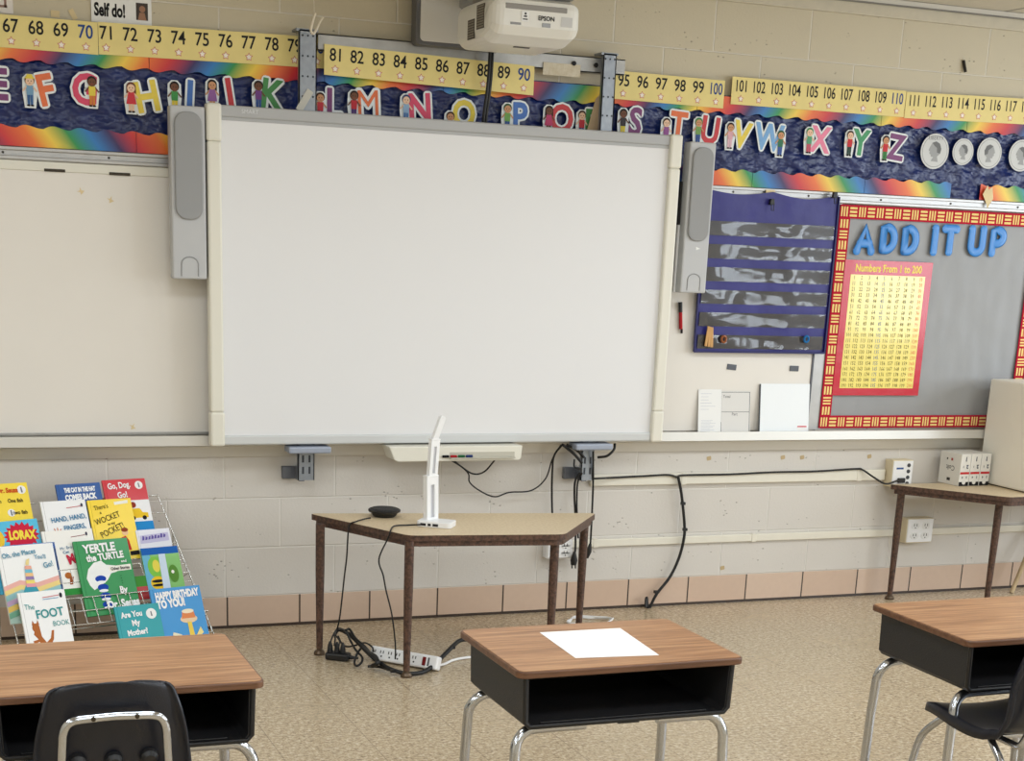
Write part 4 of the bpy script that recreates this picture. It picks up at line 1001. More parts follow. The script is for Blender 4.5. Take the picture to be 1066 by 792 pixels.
# ================================================================== chairs
def chair(x, y, lab):
    t = thing('school_chair', lab, 'chair', (x, y, 0), 'navy black school chairs')
    prof = [(.205, .318, .150), (.200, .338, .168), (.175, .350, .178), (.11, .352, .186), (.03, .345, .190), (-.06, .340, .188), (-.13, .345, .182), (-.175, .365, .172),
            (-.203, .405, .164), (-.215, .455, .160), (-.224, .51, .154), (-.231, .56, .144), (-.236, .60, .134), (-.239, .624, .126), (-.2405, .634, .112), (-.241, .638, .09)]
    pr = smooth_path([Vector((p[0]*(.82 if p[0] > -.2 else 1)+(.036 if p[0] <= -.2 else 0), p[1]-.008, p[2])) for p in prof], 2); n = len(pr); m = 18; vs = []
    for i, (py, pz, hw) in enumerate(pr):
        back = min(1, max(0, (pz-.36)/.12)) if py < 0 else 0
        for j in range(m+1):
            u = -1+2*j/m
            dy = back*.030*(u*u); dz = (1-back)*(.012*u*u*(1 if py > -.13 else 0)-.004*(1-u*u))-max(0, (pz-.52)/.11)*.013*u*u
            vs.append((u*hw, py+dy, pz+dz))
    rows = []                                           # turned-over rim along both sides
    for i in range(n):
        R_ = vs[i*(m+1):(i+1)*(m+1)]; bk = min(1, max(0, (pr[i][1]-.35)/.06)) if pr[i][0] < 0 else 0; fd = max(.15, min(1, (.625-pr[i][1])/.07)) if bk else 1
        e = lambda p, sg: (p[0]+sg*.003, p[1]-.020*bk*fd, p[2]-.024*(1-bk)*min(1, .25+i/5))
        rows.append([e(R_[0], -1)]+R_+[e(R_[-1], 1)])
    m += 2; vs = [p for R_ in rows for p in R_]
    fs = [[i*(m+1)+j, i*(m+1)+j+1, (i+1)*(m+1)+j+1, (i+1)*(m+1)+j] for i in range(n-1) for j in range(m)]
    sh = MB(); sh.add([(x+a, y+b_, c_) for a, b_, c_ in vs], fs, 0, True); o = sh.build('seat_shell', NAVYPL, t)
    md = o.modifiers.new('thickness', 'SOLIDIFY'); md.thickness = .008; md.offset = 0
    P = lambda *a: (x+a[0], y+a[1]+(.036 if a[1] < -.2 and a[2] > .33 else (-.18*a[1] if a[2] > .3 else 0)), a[2]-(.016 if a[2] > .33 else 0))
    # chrome loop behind the back
    lp = [P(-.125, -.02, .322), P(-.125, -.16, .322), P(-.122, -.215, .345), P(-.115, -.236, .42), P(-.108, -.250, .52), P(-.106, -.254, .545), P(-.098, -.257, .566), P(-.080, -.259, .576), P(-.04, -.2575, .578), P(0, -.2565, .579)]
    lp = [Vector((a[0], a[1]-max(0, min(1, (a[2]-.36)/.1))*.009, a[2])) for a in lp]
    Pm = lambda *a: (x+a[0], y+a[1], a[2])
    lp += [Pm(-(a[0]-x), a[1]-y, a[2]) for a in lp[-2::-1]]
    MB().tube(smooth_path(lp, 4), .0095, 12).build('back_tube', CHROME, t)
    for e in (-.045, .045): MB().lathe([(.0055, 0), (.005, .003), (.002, .004)], n=10, M=frame(P(e, -.274, .5785), (1, 0, 0), (0, 0, 1))).build('rivet', mat('dark_rivet', (70, 62, 50), .35, .8), t)
    for e in (-.075, 0, .075):
        MB().lathe([(.020, 0), (.019, .012), (.012, .02), (.004, .021)], n=16, M=frame(P(e, -.222+.03*(e/.155)**2, .470), (1, 0, 0), (0, -.25, 1))).build('stack_bumper', BLACKPL, t)
    for sx in (-1, 1):
        MB().tube(smooth_path([P(sx*.145, .12, .322), P(sx*.155, .15, .305), P(sx*.17, .175, .24), P(sx*.185, .19, .12), P(sx*.195, .20, .02)], 5), .0105, 12).build('leg', CHROME, t)
        MB().tube(smooth_path([P(sx*.145, -.10, .322), P(sx*.158, -.135, .315), P(sx*.168, -.17, .27), P(sx*.178, -.20, .2), P(sx*.19, -.235, .1), P(sx*.198, -.25, .02)], 5), .0105, 12).build('leg', CHROME, t)
        MB().tube([P(sx*.145, .12, .322), P(sx*.145, -.10, .322)], .0105, 12).build('seat_rail', CHROME, t)
        for yy in (.20, -.25): MB().lathe([(.016, 0), (.016, .02), (.012, .026)], P(sx*.1965, yy, 0), 12).build('foot_cap', BLACKPL, t)
    MB().tube([P(-.145, .12, .322), P(.145, .12, .322)], .0095, 12).build('cross_bar', CHROME, t)
    MB().tube([P(-.145, -.10, .322), P(.145, -.10, .322)], .0095, 12).build('cross_bar', CHROME, t)
    return t
chair(.388, -2.672, 'navy black plastic school chair seen from behind at the lower left desk')
chair(2.837, -2.782, 'navy black plastic school chair tucked under the right desk, cut by the frame edge')
# ================================================================== things on the right table
def carton(x0, y0, w, d, h, ang, lab):
    M = Matrix.Translation((x0, y0, RZ+.0008)) @ Matrix.Rotation(ang, 4, 'Z')
    t = thing('carton', lab, 'carton', group='white cartons on the right table', M=M)
    B = MB().box(0, w, 0, d, 0, h, r=.0015); B.build('box', mat('white_carton', (232, 230, 224), .5), t, local=True)
    fr = M.inverted()@M
    F_ = frame((w/2, -.0004, 0), (1, 0, 0), (0, 0, 1))
    MB().box(.002, w-.002, -.0006, .0006, h*.37, h*.44).build('red_stripe', col((200, 52, 56)), t, local=True)
    MB().box(.001, w-.001, -.0006, .0006, .001, h*.13).build('black_foot', col((26, 26, 28)), t, local=True)
    mb = MB(); mb.prism(rrect(w*.36, h*.14, w*.17, 5, 0, h*.12), .0006, F_ @ Matrix.Translation((0, 0, .0004)))
    mb.build('tab', mat('white_carton', (232, 230, 224), .5), t, local=True)
    mb = MB()
    R180 = Matrix.Rotation(PI, 4, 'Z')
    for (st, px, pz, hh) in (('2', .2, .60, .016), ('i', -.2, .60, .010), ('2', .22, .27, .009), ('4', -.2, .27, .010)):
        mb.text(st, F_ @ Matrix.Translation((px*w, h*pz, .0003)) @ R180, hh, 0, bold=.04)
    mb.prism([(-.002, h*.78), (.003, h*.76), (.003, h*.92), (-.001, h*.9)], .0006, F_)
    mb.build('print', col((52, 62, 84)), t, local=True)
    L_ = frame((-.0004, d/2, 0), (0, -1, 0), (0, 0, 1))
    mb = MB().text('Colt', L_ @ Matrix.Translation((.004, h*.52, .0002)) @ R180, .022, 0, bold=.0).box(-.012, .010, h*.12, h*.21, .0002, .0006, 0, L_)
    mb.box(-.026, -.018, h*.76, h*.82, .0002, .0006, 0, L_).box(.004, .016, h*.75, h*.83, .0002, .0006, 1, L_)
    mb.build('side_print', [col((66, 64, 62)), col((170, 70, 66))], t, local=True)
e0 = onZ(997.5, 506.3, RZ)
for i in range(3):
    carton(e0.x+i*.0585, e0.y+i*.002, .0565, .145, .148, .05, ['white carton with a red stripe nearest the socket box, its side facing left', 'middle one of the three white cartons with a red stripe', 'white carton with a red stripe right against the big cream box'][i])
bx = onY(1018, 450, -.084); bx.x = max(bx.x, 4.782); bt = onY(1021, 394, -.084)
t = thing('cream_box', 'big plain cream box on the right table at the edge of the photo', 'box', (bx.x+.2, -.24, RZ))
MB().box(bx.x, bx.x+.42, -.46, -.084, RZ+.005, bt.z, r=.008).build('case', mat('cream_case', (244, 240, 228), .45, bump=.1), t)
MB().box(bx.x+.012, bx.x+.41, -.45, -.094, RZ+.0005, RZ+.007).build('base_plate', col((50, 48, 44)), t)
# ================================================================== cables
def cable(name, pts, r, lab, m=CABLE, cat='cable', group=None, extra=None, kind=None):
    mb = MB().tube(smooth_path(pts, 7), r, 8, cap=True)
    if extra: extra(mb)
    return mb.build(name, m, label=lab, cat=cat, group=group)
Y = lambda u, v, y: onY(u, v, y)
G = lambda u, v, z=.008: onZ(u, v, z)
ties = lambda L_: (lambda mb: [mb.box(p.x-.009, p.x+.009, p.y-.008, p.y+.008, p.z-.006, p.z+.006) for p in L_])
# along the raceway and into the network box
cable('raceway_cable', [Y(612, 498.5, -.07), Y(640, 497, -.034), Y(670, 495.5, -.03), Y(695, 494.2, -.03), Y(705, 496.5, -.032), Y(712, 494.6, -.03), Y(760, 493.6, -.03), Y(804, 491.5, -.03), Y(850, 490.5, -.03), Y(890, 488, -.03), Y(898, 489, -.034), Y(910, 497, -.06), Y(922, 503.5, -.085), Y(935, 500, -.085)], .0045, 'thin black cable running along the top of the wide raceway to the network box')
dp = [Y(706, 496, -.036), Y(709.5, 515, -.034), Y(712.5, 545, -.034), Y(712, 560, -.036), Y(707, 580, -.03), Y(697, 600, -.025), Y(683, 618, -.025), Y(675, 634, -.03)]
dp += [Vector((dp[-1].x-.018, -.04, .05)), Vector((dp[-1].x-.03, -.06, .012))]
for i_ in range(5, 8): dp[i_].y = min(dp[i_].y, -.03)
cable('drop_cable', dp, .0068, 'thick black cable dropping from the raceway down the wall to the floor', extra=ties([Y(711, 524, -.034), Y(713, 551, -.034), Y(683, 616, -.03)]))
# loops under the big board
cable('loop_cable', [Y(468, 478, -.1), Y(478, 484, -.09), Y(492, 493, -.08), Y(504, 491, -.08), Y(515, 479, -.1)], .0035, 'short black cable loop hanging under the pen tray')
cable('loop_cable', [Y(472, 479, -.09), Y(487, 492, -.07), Y(489, 502, -.06), Y(500, 511, -.05), Y(515, 517, -.05), Y(530, 512.5, -.05), Y(553, 510.5, -.05), Y(568, 498, -.05), Y(575, 478, -.07), Y(584, 463, -.1)], .0032, 'long black cable sagging from the pen tray to the right bracket')
cable('hanging_cable', [Y(586, 462, -.1), Y(577, 474, -.08), Y(575, 490, -.06), Y(574.5, 510, -.05), Y(575, 536, -.05), Y(577, 575, -.05), Y(573, 606, -.04)], .0045, 'leftmost black cable hanging from the right bracket behind the table')
cable('hanging_cable', [Y(604, 492, -.10), Y(599, 500, -.09), Y(598, 515, -.08), Y(599, 540, -.07), Y(599, 570, -.07), Y(597.5, 578, -.07)], .005, 'black cable with a loose plug hanging behind the table end', extra=lambda mb: mb.tube([Y(598, 574, -.07), Y(597.5, 583, -.07), Y(597, 588, -.07)], [.006, .016, .012], 10).tube([Y(595.5, 588, -.07), Y(595.5, 591.5, -.07)], .003, 6).tube([Y(599, 588, -.07), Y(599, 591.5, -.07)], .003, 6))
cable('hanging_cable', [Y(606, 492, -.10), Y(601.5, 502, -.09), Y(600.5, 520, -.085), Y(601, 545, -.08), Y(602, 560, -.075)], .0042, 'second black cable close beside the plug cable under the right bracket')
cable('hanging_cable', [Y(617.5, 470, -.12), Y(617.5, 500, -.10), Y(616.5, 530, -.08), Y(615, 560, -.075), Y(614, 572, -.075)], .0045, 'rightmost black cable hanging from the right bracket, ending in a plug', extra=lambda mb: mb.tube([Y(614.5, 566, -.075), Y(613, 574, -.075), Y(611, 581, -.075)], [.006, .012, .006], 10))
for i, (P, lab) in enumerate((([(586, 463), (597, 472), (606, 482)], 'thick black cable slanting behind the right bracket'), ([(590, 463), (600, 468), (608, 476)], 'upper thick black cable slanting behind the right bracket'),
                          ([(598, 478), (598, 486), (604, 488)], 'tiny black cable loop at the left of the right bracket'))):
    cable('bracket_cable', [Y(u, v, -.115) for u, v in P], .006 if i < 2 else .004, lab, group=None)
cable('bracket_cable', [Y(622, 476, -.10), Y(632, 474.5, -.12), Y(639, 468, -.12), Y(640, 462, -.1)], .0055, 'black cable curling round the right side of the right bracket')
# from the table to the floor
en = Vector((tc[1].y-tc[0].y, tc[0].x-tc[1].x, 0)).normalized()
if en.y > 0: en = -en
def over(u, v, o=.012): return onP(u, v, tc[0]+en*o, en)
pk = onZ(386, 539, TZ+.010)
edge = onZ(366, 545, TZ+.006)
cable('puck_cable', [pk, onZ(378, 540.5, TZ+.006), onZ(370, 543, TZ+.006), over(364.5, 545.5, .006), over(362.5, 554, .010), over(361, 579, .012), over(358.5, 600, .01), over(354, 640, 0), over(351, 655, -.01)], .003, 'thin black cord running from the round speaker down to the floor')
dc = onZ(438, 546, TZ+.012)
e2 = onZ(412, 548, TZ+.006)
cable('camera_cable', [dc, onZ(425, 546.5, TZ+.006), onZ(410.5, 547.5, TZ+.006), over(406.5, 552.5, .006), over(404, 560, .012), over(394.5, 582, .022), over(399, 599, .016), over(402, 615, .01), over(408, 640, 0), over(411.5, 670, -.02), G(411.5, 686, .05)], .003, 'thin black cord looping from the document camera down to the power strip')
# floor: splitter, power strip, tangle
s0, s1 = G(340, 681.5, .015), G(364, 684, .015)
t = thing('power_splitter', 'black splitter block with plugs on the floor by the left table leg', 'power splitter', (s0.x, s0.y, 0))
Ms = frame(((s0.x+s1.x)/2, (s0.y+s1.y)/2, .0), (s1.x-s0.x, s1.y-s0.y, 0), (0, 0, 1)); Ls = (s1-s0).length
MB().box(-Ls/2, Ls/2, .001, .03, -.025, .025, M=Ms, r=.008).build('block', BLACKPL, t)
for k in (-.35, -.05, .2):
    x_ = k*Ls; MB().tube([Ms @ Vector((x_, .028, 0)), Ms @ Vector((x_, .055, 0)), Ms @ Vector((x_, .07, 0))], [.012, .009, .004], 10).build('plug', BLACKPL, t)
MB().tube([Ms @ Vector((Ls/2, .015, 0)), Ms @ Vector((Ls/2+.035, .014, 0))], [.008, .004], 8).build('cord_grip', BLACKPL, t)
w0, w1 = G(386, 682, .02), G(456, 694, .02)
t = thing('power_strip', 'white power strip lying on the floor under the middle table', 'power strip', (w0.x, w0.y, 0))
Mw = frame(((w0.x+w1.x)/2, (w0.y+w1.y)/2, 0), (w1.x-w0.x, w1.y-w0.y, 0), (0, .55, 1)); Lw = (w1-w0).length
Mw = Matrix.Translation((0, 0, .006)) @ Mw
body = MB().box(-Lw/2, Lw/2, .0, .052, -.018, .018, M=Mw, r=.006)
mz = min(v.z for v in body.v)
Mw = Matrix.Translation((0, 0, .0005-mz)) @ Mw
MB().box(-Lw/2, Lw/2, .0, .052, -.018, .018, M=Mw, r=.006).build('housing', WHITEPL, t)
for k in range(6):
    x_ = -Lw/2+Lw*(.06+.12*k)
    mb = MB()
    for e in (-.006, .006): mb.box(x_+e-.0018, x_+e+.0018, .028, .039, .0175, .0188, M=Mw)
    mb.box(x_-.003, x_+.003, .014, .02, .0175, .0188, M=Mw)
    mb.build('socket', col((60, 60, 62)), t)
MB().box(Lw*.285, Lw*.335, .010, .042, .0175, .022, M=Mw, r=.002).build('switch', col((110, 26, 28), 40), t)
MB().box(Lw*.36, Lw*.385, .010, .042, .0175, .0186, M=Mw).build('indicator_label', col((96, 98, 100)), t)
hp = lambda u, v, z: onZ(u, v, z)
cable('floor_cable', [hp(351, 655, .09), hp(356, 656, .085), hp(366, 662, .08), hp(377, 673, .06), hp(387, 683, .05), hp(397, 691, .03), hp(408, 697, .02), hp(424, 701, .012), hp(440, 699.5, .012), hp(452, 692, .02), hp(461, 683, .03), hp(470, 674, .05), hp(478, 667, .06), hp(487, 666, .06), hp(497, 672, .04)], .0085, 'thickest black cable curving along the floor past the power strip', extra=ties([hp(471, 673.5, .05), hp(409, 698, .02)]))
cable('floor_cable', [hp(349, 660, .09), hp(353, 656, .1), hp(360, 658, .1), hp(365, 667, .07), hp(370, 676, .05), hp(377, 684, .03), hp(376, 690, .014), hp(371, 693, .012), hp(369, 689, .014), hp(372, 680, .04), hp(378, 672, .06)], .0045, 'black cable twisting into a loop in front of the splitter')
cable('floor_cable', [hp(360, 656, .1), hp(364, 655, .1), hp(370, 664, .08), hp(381, 674, .06), hp(388, 683, .045), hp(400, 692, .03), hp(405, 697, .014), hp(395, 694, .014), hp(383, 693.5, .012)], .005, 'black cable bundled with the thick one towards the power strip')
cable('floor_cable', [hp(352, 662, .07), hp(356, 670, .05), hp(362, 673, .045), hp(372, 671, .06), hp(380, 669, .07), hp(387, 673, .06), hp(389, 678, .05)], .0035, 'thin black cable loop resting above the tangle')
cable('floor_cable', [hp(385, 680, .05), hp(391, 684, .05), hp(393, 690, .04), hp(388, 693, .02)], .009, 'short fat black plug end beside the power strip')
for u, v in ((343, 676), (347.5, 674), (352, 676)):
    cable('splitter_cord', [hp(u+.5, v-2, .07), hp(u+1.5, v-9, .09), hp(348+(u-347)*.3, 661, .1), hp(350, 655, .1)], .003, 'black cord rising from the splitter plugs to the tangle', group='cords rising from the splitter')
cable('white_cord', [hp(456, 692.5, .02), hp(463, 691, .008), hp(472, 687, .007), hp(485, 684.5, .007), hp(500, 683.5, .007), hp(520, 683, .007)], .005, 'white cord of the power strip running behind the middle desk', m=WHITEPL, cat='cord')
cc = onZ(614, 647, .006)
cl = []
for k in range(46):
    a = 2*PI*k/15; r_ = .085+.012*math.sin(k*1.7)
    cl.append(Vector((cc.x+r_*1.15*math.cos(a), cc.y+r_*.9*math.sin(a), .005+.0035*(k//15))))
cable('coiled_cord', cl, .0035, 'white cord coiled on the floor behind the middle desk', m=WHITEPL, cat='cord')
# ================================================================== wire book rack and its picture books
PSI, TH = .24, .45
AX = Vector((math.cos(PSI), math.sin(PSI), 0)); UPV = Vector((-math.sin(PSI)*math.sin(TH), math.cos(PSI)*math.sin(TH), math.cos(TH))); NV = AX.cross(UPV)
RP0 = Vector((.623, -.420, .176))
def onR(u, v, off): return onP(u, v, RP0+NV*off, NV)
WIRE = mat('bright_wire', (206, 206, 202), .25, .9)
BO = -.075
rt_, rb_ = onR(164, 515, BO), onR(222, 659, BO); lb_ = onR(19, 671, BO); l2_ = onR(1, 592, BO)
def ext(a, b, z): return a+(b-a)*((z-a.z)/(b.z-a.z))
def rz(side, z): return ext(rt_, rb_, z) if side else ext(l2_, lb_, z)
t = thing('book_rack', 'leaning wire rack holding picture books against the wall at the left', 'book rack', ((rb_.x+lb_.x)/2, rb_.y, 0))
ZT = rt_.z
for sd in (0, 1): MB().tube([rz(sd, ZT), rz(sd, .004)], .0032, 8).build('side_rail', WIRE, t)
for k in range(9):
    z = ZT-.003-k*(ZT-.03)/8.5
    MB().tube([rz(0, z)+NV*.0045, rz(1, z)+NV*.0045], .0022 if k else .0032, 8).build('cross_wire', WIRE, t)
for sd in (0, 1):                                   # stays that prop the rack up behind
    a = rz(sd, ZT*.75); MB().tube([a, Vector((a.x, min(-.02, a.y+.03), .004))], .003, 8).build('back_stay', WIRE, t)
for off, zb in ((-.022, .33), (-.004, .265), (.018, .118), (.064, .004)):   # basket fronts of the four tiers
    sh = NV*(off-BO); mb = MB()
    for dz in ((0, .045, .09) if .1 < zb < .2 else (0, .045 if zb > .1 else .02)): mb.tube([rz(0, zb+dz)+sh, rz(1, zb+dz)+sh-AX*.03], .0021, 7)
    n = 15; h = .09 if .1 < zb < .2 else (.045 if zb > .1 else .02)
    for k in range(1, n):
        q0, q1 = rz(1, zb)-AX*.03, rz(1, zb+h)-AX*.03
        a = rz(0, zb)+(q0-rz(0, zb))*(k/n)+sh; b_ = rz(0, zb+h)+(q1-rz(0, zb+h))*(k/n)+sh
        mb.tube([a, b_], .0018, 6)
    for k in range(0, n+1, 3):                          # floor wires of the tier
        a = rz(0, zb)+(rz(1, zb)-AX*.03-rz(0, zb))*(k/n); mb.tube([a+sh, a+NV*.003], .0018, 6)
    mb.build('tier_basket', WIRE, t)
def book(lab, uv, anchor, w, h, off, rgb, texts=(), polys=(), th=.0105, spine=None, tilt=0.):
    c = onR(*uv, off+th)-NV*th
    ax = AX*math.cos(tilt)+UPV*math.sin(tilt); up = UPV*math.cos(tilt)-AX*math.sin(tilt)
    o = c-up*h-(ax*w if anchor == 'TR' else Vector((0, 0, 0)))
    M = frame(o, ax, up)
    t = thing('picture_book', lab, 'book', group='picture books in the wire rack', M=M)
    cm = mat('cover_%02x%02x%02x' % rgb, rgb, .4, coat=.1)
    B = MB().box(0, w, 0, h, th-.0018, th, 0).box(0, w, 0, h, 0, .0018, 0).box(0, .0022, 0, h, .0018, th-.0018, 1)
    B.box(w*.055, w*.062, 0, h, th-.0001, th+.0001, 2)
    B.build('cover', [cm, col(spine, 40) if spine else cm, col(tuple(int(x*.78) for x in rgb), 40)], t, local=True)
    MB().box(.003, w-.003, .003, h-.003, .0019, th-.0019).build('pages', mat('book_pages', (232, 226, 210), .8), t, local=True)
    mats = []; mb = MB()
    def mi(c):
        m_ = col(c, 45)
        if m_ not in mats: mats.append(m_)
        return mats.index(m_)
    for q, (pts, c) in enumerate(polys):
        mb.prism([(a*w, b_*h) for a, b_ in pts], .0003, Matrix.Translation((0, 0, th+.0002+.00025*q)), mi(c))
    if polys: mb.build('picture', list(mats), t, local=True)
    mats.clear(); mb = MB()
    for tx in texts:
        st, x, y, hh, c = tx[:5]; an = tx[5] if len(tx) > 5 else 0; sx = tx[6] if len(tx) > 6 else 1.; bo = tx[7] if len(tx) > 7 else .02
        mb.text(st, Matrix.Translation((x*w, y*h, th+.0003+.00025*len(polys))) @ Matrix.Rotation(an, 4, 'Z'), hh, mi(c), bold=bo, sx=sx, d=.0003)
    if texts: mb.build('title', list(mats), t, local=True)
    return t
def ell(cx, cy, rx, ry, n=20): return circ(rx, n, cx, cy, ry)
def badge(cx, cy, w=.17, h=.235, r=.016): return [(ell(cx, cy, r/w, r/h), (240, 240, 238)), ([(cx-.012, cy-.04), (cx+.02, cy-.04), (cx+.008, cy+.04), (cx-.016, cy+.035)], (120, 122, 130))]
WHT, BLK = (244, 244, 244), (32, 32, 36)
# top row
book('yellow picture book with orange and black words at the far left', (27.5, 502), 'TR', .20, .265, -.050, (246, 216, 50),
     [('Dr. Seuss', .62, .90, .017, (206, 92, 40), 0, .8, .05), ('One fish', .73, .75, .014, BLK, 0, .8, .02), ('two fish', .78, .58, .014, BLK, 0, .8), ('red fish', .35, .75, .014, BLK, 0, .8)], badge(.88, .90, .2, .265)+badge(.62, .58, .2, .265, .014))
book('blue picture book with COMES BACK in white words in the top row', (57.6, 504.5), 'TL', .17, .235, -.050, (28, 84, 156),
     [('THE CAT IN THE HAT', .52, .90, .016, WHT, .02, .52, .06), ('COMES BACK', .52, .78, .020, WHT, .03, .66, .06)], [(ell(.5, .4, .3, .2), (60, 130, 190))])
book('red white and blue picture book with a yellow car, top right', (106, 500), 'TL', .17, .235, -.050, (208, 40, 52),
     [('Go, Dog.', .36, .90, .022, WHT, .06, .75, .03), ('Go!', .40, .74, .022, WHT, .06, .8, .03)], badge(.83, .89)+[([(0, .0), (1, 0), (1, .64), (0, .64)], (240, 240, 242)), ([(0, 0), (1, 0), (1, .28), (0, .28)], (44, 140, 206)), ([(.45, .34), (.92, .34), (.92, .42), (.8, .43), (.74, .5), (.58, .5), (.52, .42), (.45, .4)], (236, 196, 50)), (ell(.56, .34, .05, .036), BLK), (ell(.82, .34, .05, .036), BLK), (ell(.6, .56, .07, .05), (150, 60, 44))])
# second row
book('turquoise picture book with a red burst and yellow capitals at the left edge', (38, 539.5), 'TR', .20, .265, -.030, (74, 186, 222),
     [('LORAX', .68, .79, .030, (246, 222, 80), -.04, .66, .06)], [([(.66+(.33 if k % 2 == 0 else .27)*math.cos(2*PI*k/36), .78+(.20 if k % 2 == 0 else .15)*math.sin(2*PI*k/36)) for k in range(36)], (204, 40, 66)), (ell(.22, .76, .12, .13), (240, 200, 60))], tilt=.03)
book('white picture book reading HAND HAND in blue with an orange hand print', (41.5, 522.5), 'TL', .17, .235, -.030, (240, 240, 240),
     [('HAND, HAND,', .56, .71, .018, (58, 128, 170), .08, .78, .02), ('FINGERS,', .66, .56, .018, (58, 128, 170), .08, .8, .02), ('THUMB', .66, .44, .008, (70, 90, 110), .08, .9)],
     [(ell(.26, .42, .08, .06), (214, 120, 70))]+[([(.26+.07*math.cos(a)-.012, .42+.05*math.sin(a)), (.26+.07*math.cos(a)+.014, .42+.05*math.sin(a)), (.26+.17*math.cos(a)+.008, .42+.15*math.sin(a)), (.26+.17*math.cos(a)-.008, .42+.15*math.sin(a))], (214, 120, 70)) for a in (.5, 1.05, 1.5, 1.95, 2.5)]+[([(.55, .87), (.88, .89), (.88, .9), (.55, .88)], (196, 80, 80)), (ell(.9, .91, .025, .03), (60, 60, 80))])
book('yellow picture book with slanted black words and a small red figure', (90.5, 521), 'TL', .17, .235, -.030, (248, 214, 44),
     [("There's", .28, .88, .017, BLK, .14, .75, .0), ('a', .25, .79, .010, BLK), ('WOCKET', .38, .69, .022, BLK, .28, .75, .0), ('in my', .45, .60, .009, BLK, .2), ('POCKET!', .44, .49, .023, BLK, .36, .75, .0)],
     [([(.6, .9), (.92, .92), (.92, .97), (.6, .95)], (240, 238, 226)), ([(.55, .16), (.8, .14), (.78, .30), (.72, .38), (.62, .36)], (206, 50, 48)), (ell(.72, .44, .075, .055), (240, 196, 150)), (ell(.72, .48, .08, .035), (150, 70, 40)), ([(.75, .05), (.96, .06), (.96, .13), (.75, .12)], BLK)])
t_ = book('clear wrapped white packet with purple scribbled lettering above the bee book', (141, 552), 'TL', .135, .16, -.022, (222, 222, 232),
     (), [([(.08, .66), (.94, .70), (.94, .9), (.1, .86)], (196, 192, 222)), ([(.0, .4), (1, .44), (1, .52), (0, .5)], (206, 208, 216))]+[([(.14+.09*k, .74+.006*k), (.20+.09*k, .745+.006*k), (.22+.09*k, .83+.006*k-.03*(k % 2)), (.17+.09*k, .85+.006*k-.02*(k % 3))], (104, 92, 166)) for k in range(8)], th=.006)
# third row
book('blue edged picture book mostly hidden behind the pastel landscape book', (56.5, 564), 'TR', .19, .27, -.014, (40, 106, 190), (), [([(.9, .0), (1, 0), (1, .25), (.9, .2)], (110, 180, 226))])
book('white picture book reading MOO in red, squeezed behind the green book', (43, 553.5), 'TL', .19, .245, -.014, (240, 238, 232),
     [('Mr. Brown', .46, .73, .011, (60, 120, 160), .12, .9, .0), ('Can', .4, .66, .010, (60, 120, 160), .1), ('MOO!', .66, .58, .034, (196, 44, 70), .22, .75, .05)],
     [([(0, 0), (1, 0), (1, .10), (0, .10)], (52, 140, 64)), (ell(.36, .3, .07, .05), (176, 104, 50)), ([(.36, .16), (.42, .16), (.46, .28), (.38, .28)], (150, 84, 50)), (ell(.68, .28, .1, .05), (170, 96, 44)), ([(.55, .88), (.84, .9), (.84, .91), (.55, .89)], (150, 90, 90)), (ell(.87, .92, .02, .03), (60, 60, 80))])
hill = lambda y0, y1, s, c: ([(0, y0), (.3, y0+.07*s), (.6, y0+.02), (1, y0+.09), (1, y1+.09), (.6, y1+.02), (.3, y1+.07*s), (0, y1)], c)
book('large white picture book with pastel rainbow hills and a striped tower', (54.5, 564.8), 'TR', .205, .285, .0, (242, 242, 240),
     [('Oh, the Places', .36, .89, .017, (86, 150, 176), .10, .85, .02), ("You'll", .72, .83, .015, (110, 160, 186), -.06, .85, .02), ('Go!', .84, .72, .019, (90, 150, 176), .2, .85, .02)],
     [([(0, 0), (1, 0), (1, .52), (.6, .45), (.3, .5), (0, .46)], (178, 206, 196)), hill(.42, .48, 1, (236, 180, 170)), hill(.36, .42, 1, (240, 214, 140)), hill(.29, .35, 1, (150, 196, 200)), hill(.22, .28, 1, (198, 170, 206)), hill(.14, .21, 1, (240, 206, 110)), hill(.06, .13, 1, (120, 176, 150)), ([(.72, 0), (1, 0), (1, .3), (.85, .22)], (92, 168, 220)), ([(.30, .36), (.62, .34), (.56, .46), (.38, .47)], (70, 160, 180))]+
     [([(.39+.006*k, .45+.046*k), (.56-.004*k, .445+.046*k), (.556-.004*k, .491+.046*k), (.396+.006*k, .496+.046*k)], ((236, 160, 170), (240, 220, 120), (150, 130, 180), (240, 196, 140), (120, 190, 210), (236, 170, 150))[k]) for k in range(6)]+[([(.44, .74), (.50, .73), (.53, .82), (.47, .80)], (238, 216, 150))], tilt=0)
book('green picture book with white title words and a white cloud shape', (75.8, 563.8), 'TL', .208, .285, .0, (24, 142, 72),
     [('YERTLE', .44, .89, .030, WHT, .03, .84, .04), ('the TURTLE', .52, .77, .024, WHT, .05, .8, .04), ('and', .85, .69, .010, WHT), ('Other Stories', .76, .60, .011, BLK, .02, .8, .02), ('By', .75, .31, .024, WHT, 0, .8, .04), ('Dr. Seuss', .70, .13, .028, WHT, .04, .78, .05)],
     [([(.16, .40), (.22, .34), (.34, .38), (.50, .46), (.58, .54), (.70, .56), (.68, .64), (.52, .66), (.44, .72), (.30, .70), (.18, .62), (.12, .50)], (240, 242, 240)), ([(.56, .56), (.97, .57), (.97, .645), (.56, .635)], (242, 240, 230))]+
     [(p, c) for k in range(4) for p, c in ((ell(.37+.015*k, .48-.115*k, .10, .045), (30, 70, 170)), (ell(.37+.015*k, .435-.115*k, .085, .02), (240, 242, 244)))]+[(ell(.75, .50-.035*k, .008, .006, 8), (16, 60, 34)) for k in range(4)])
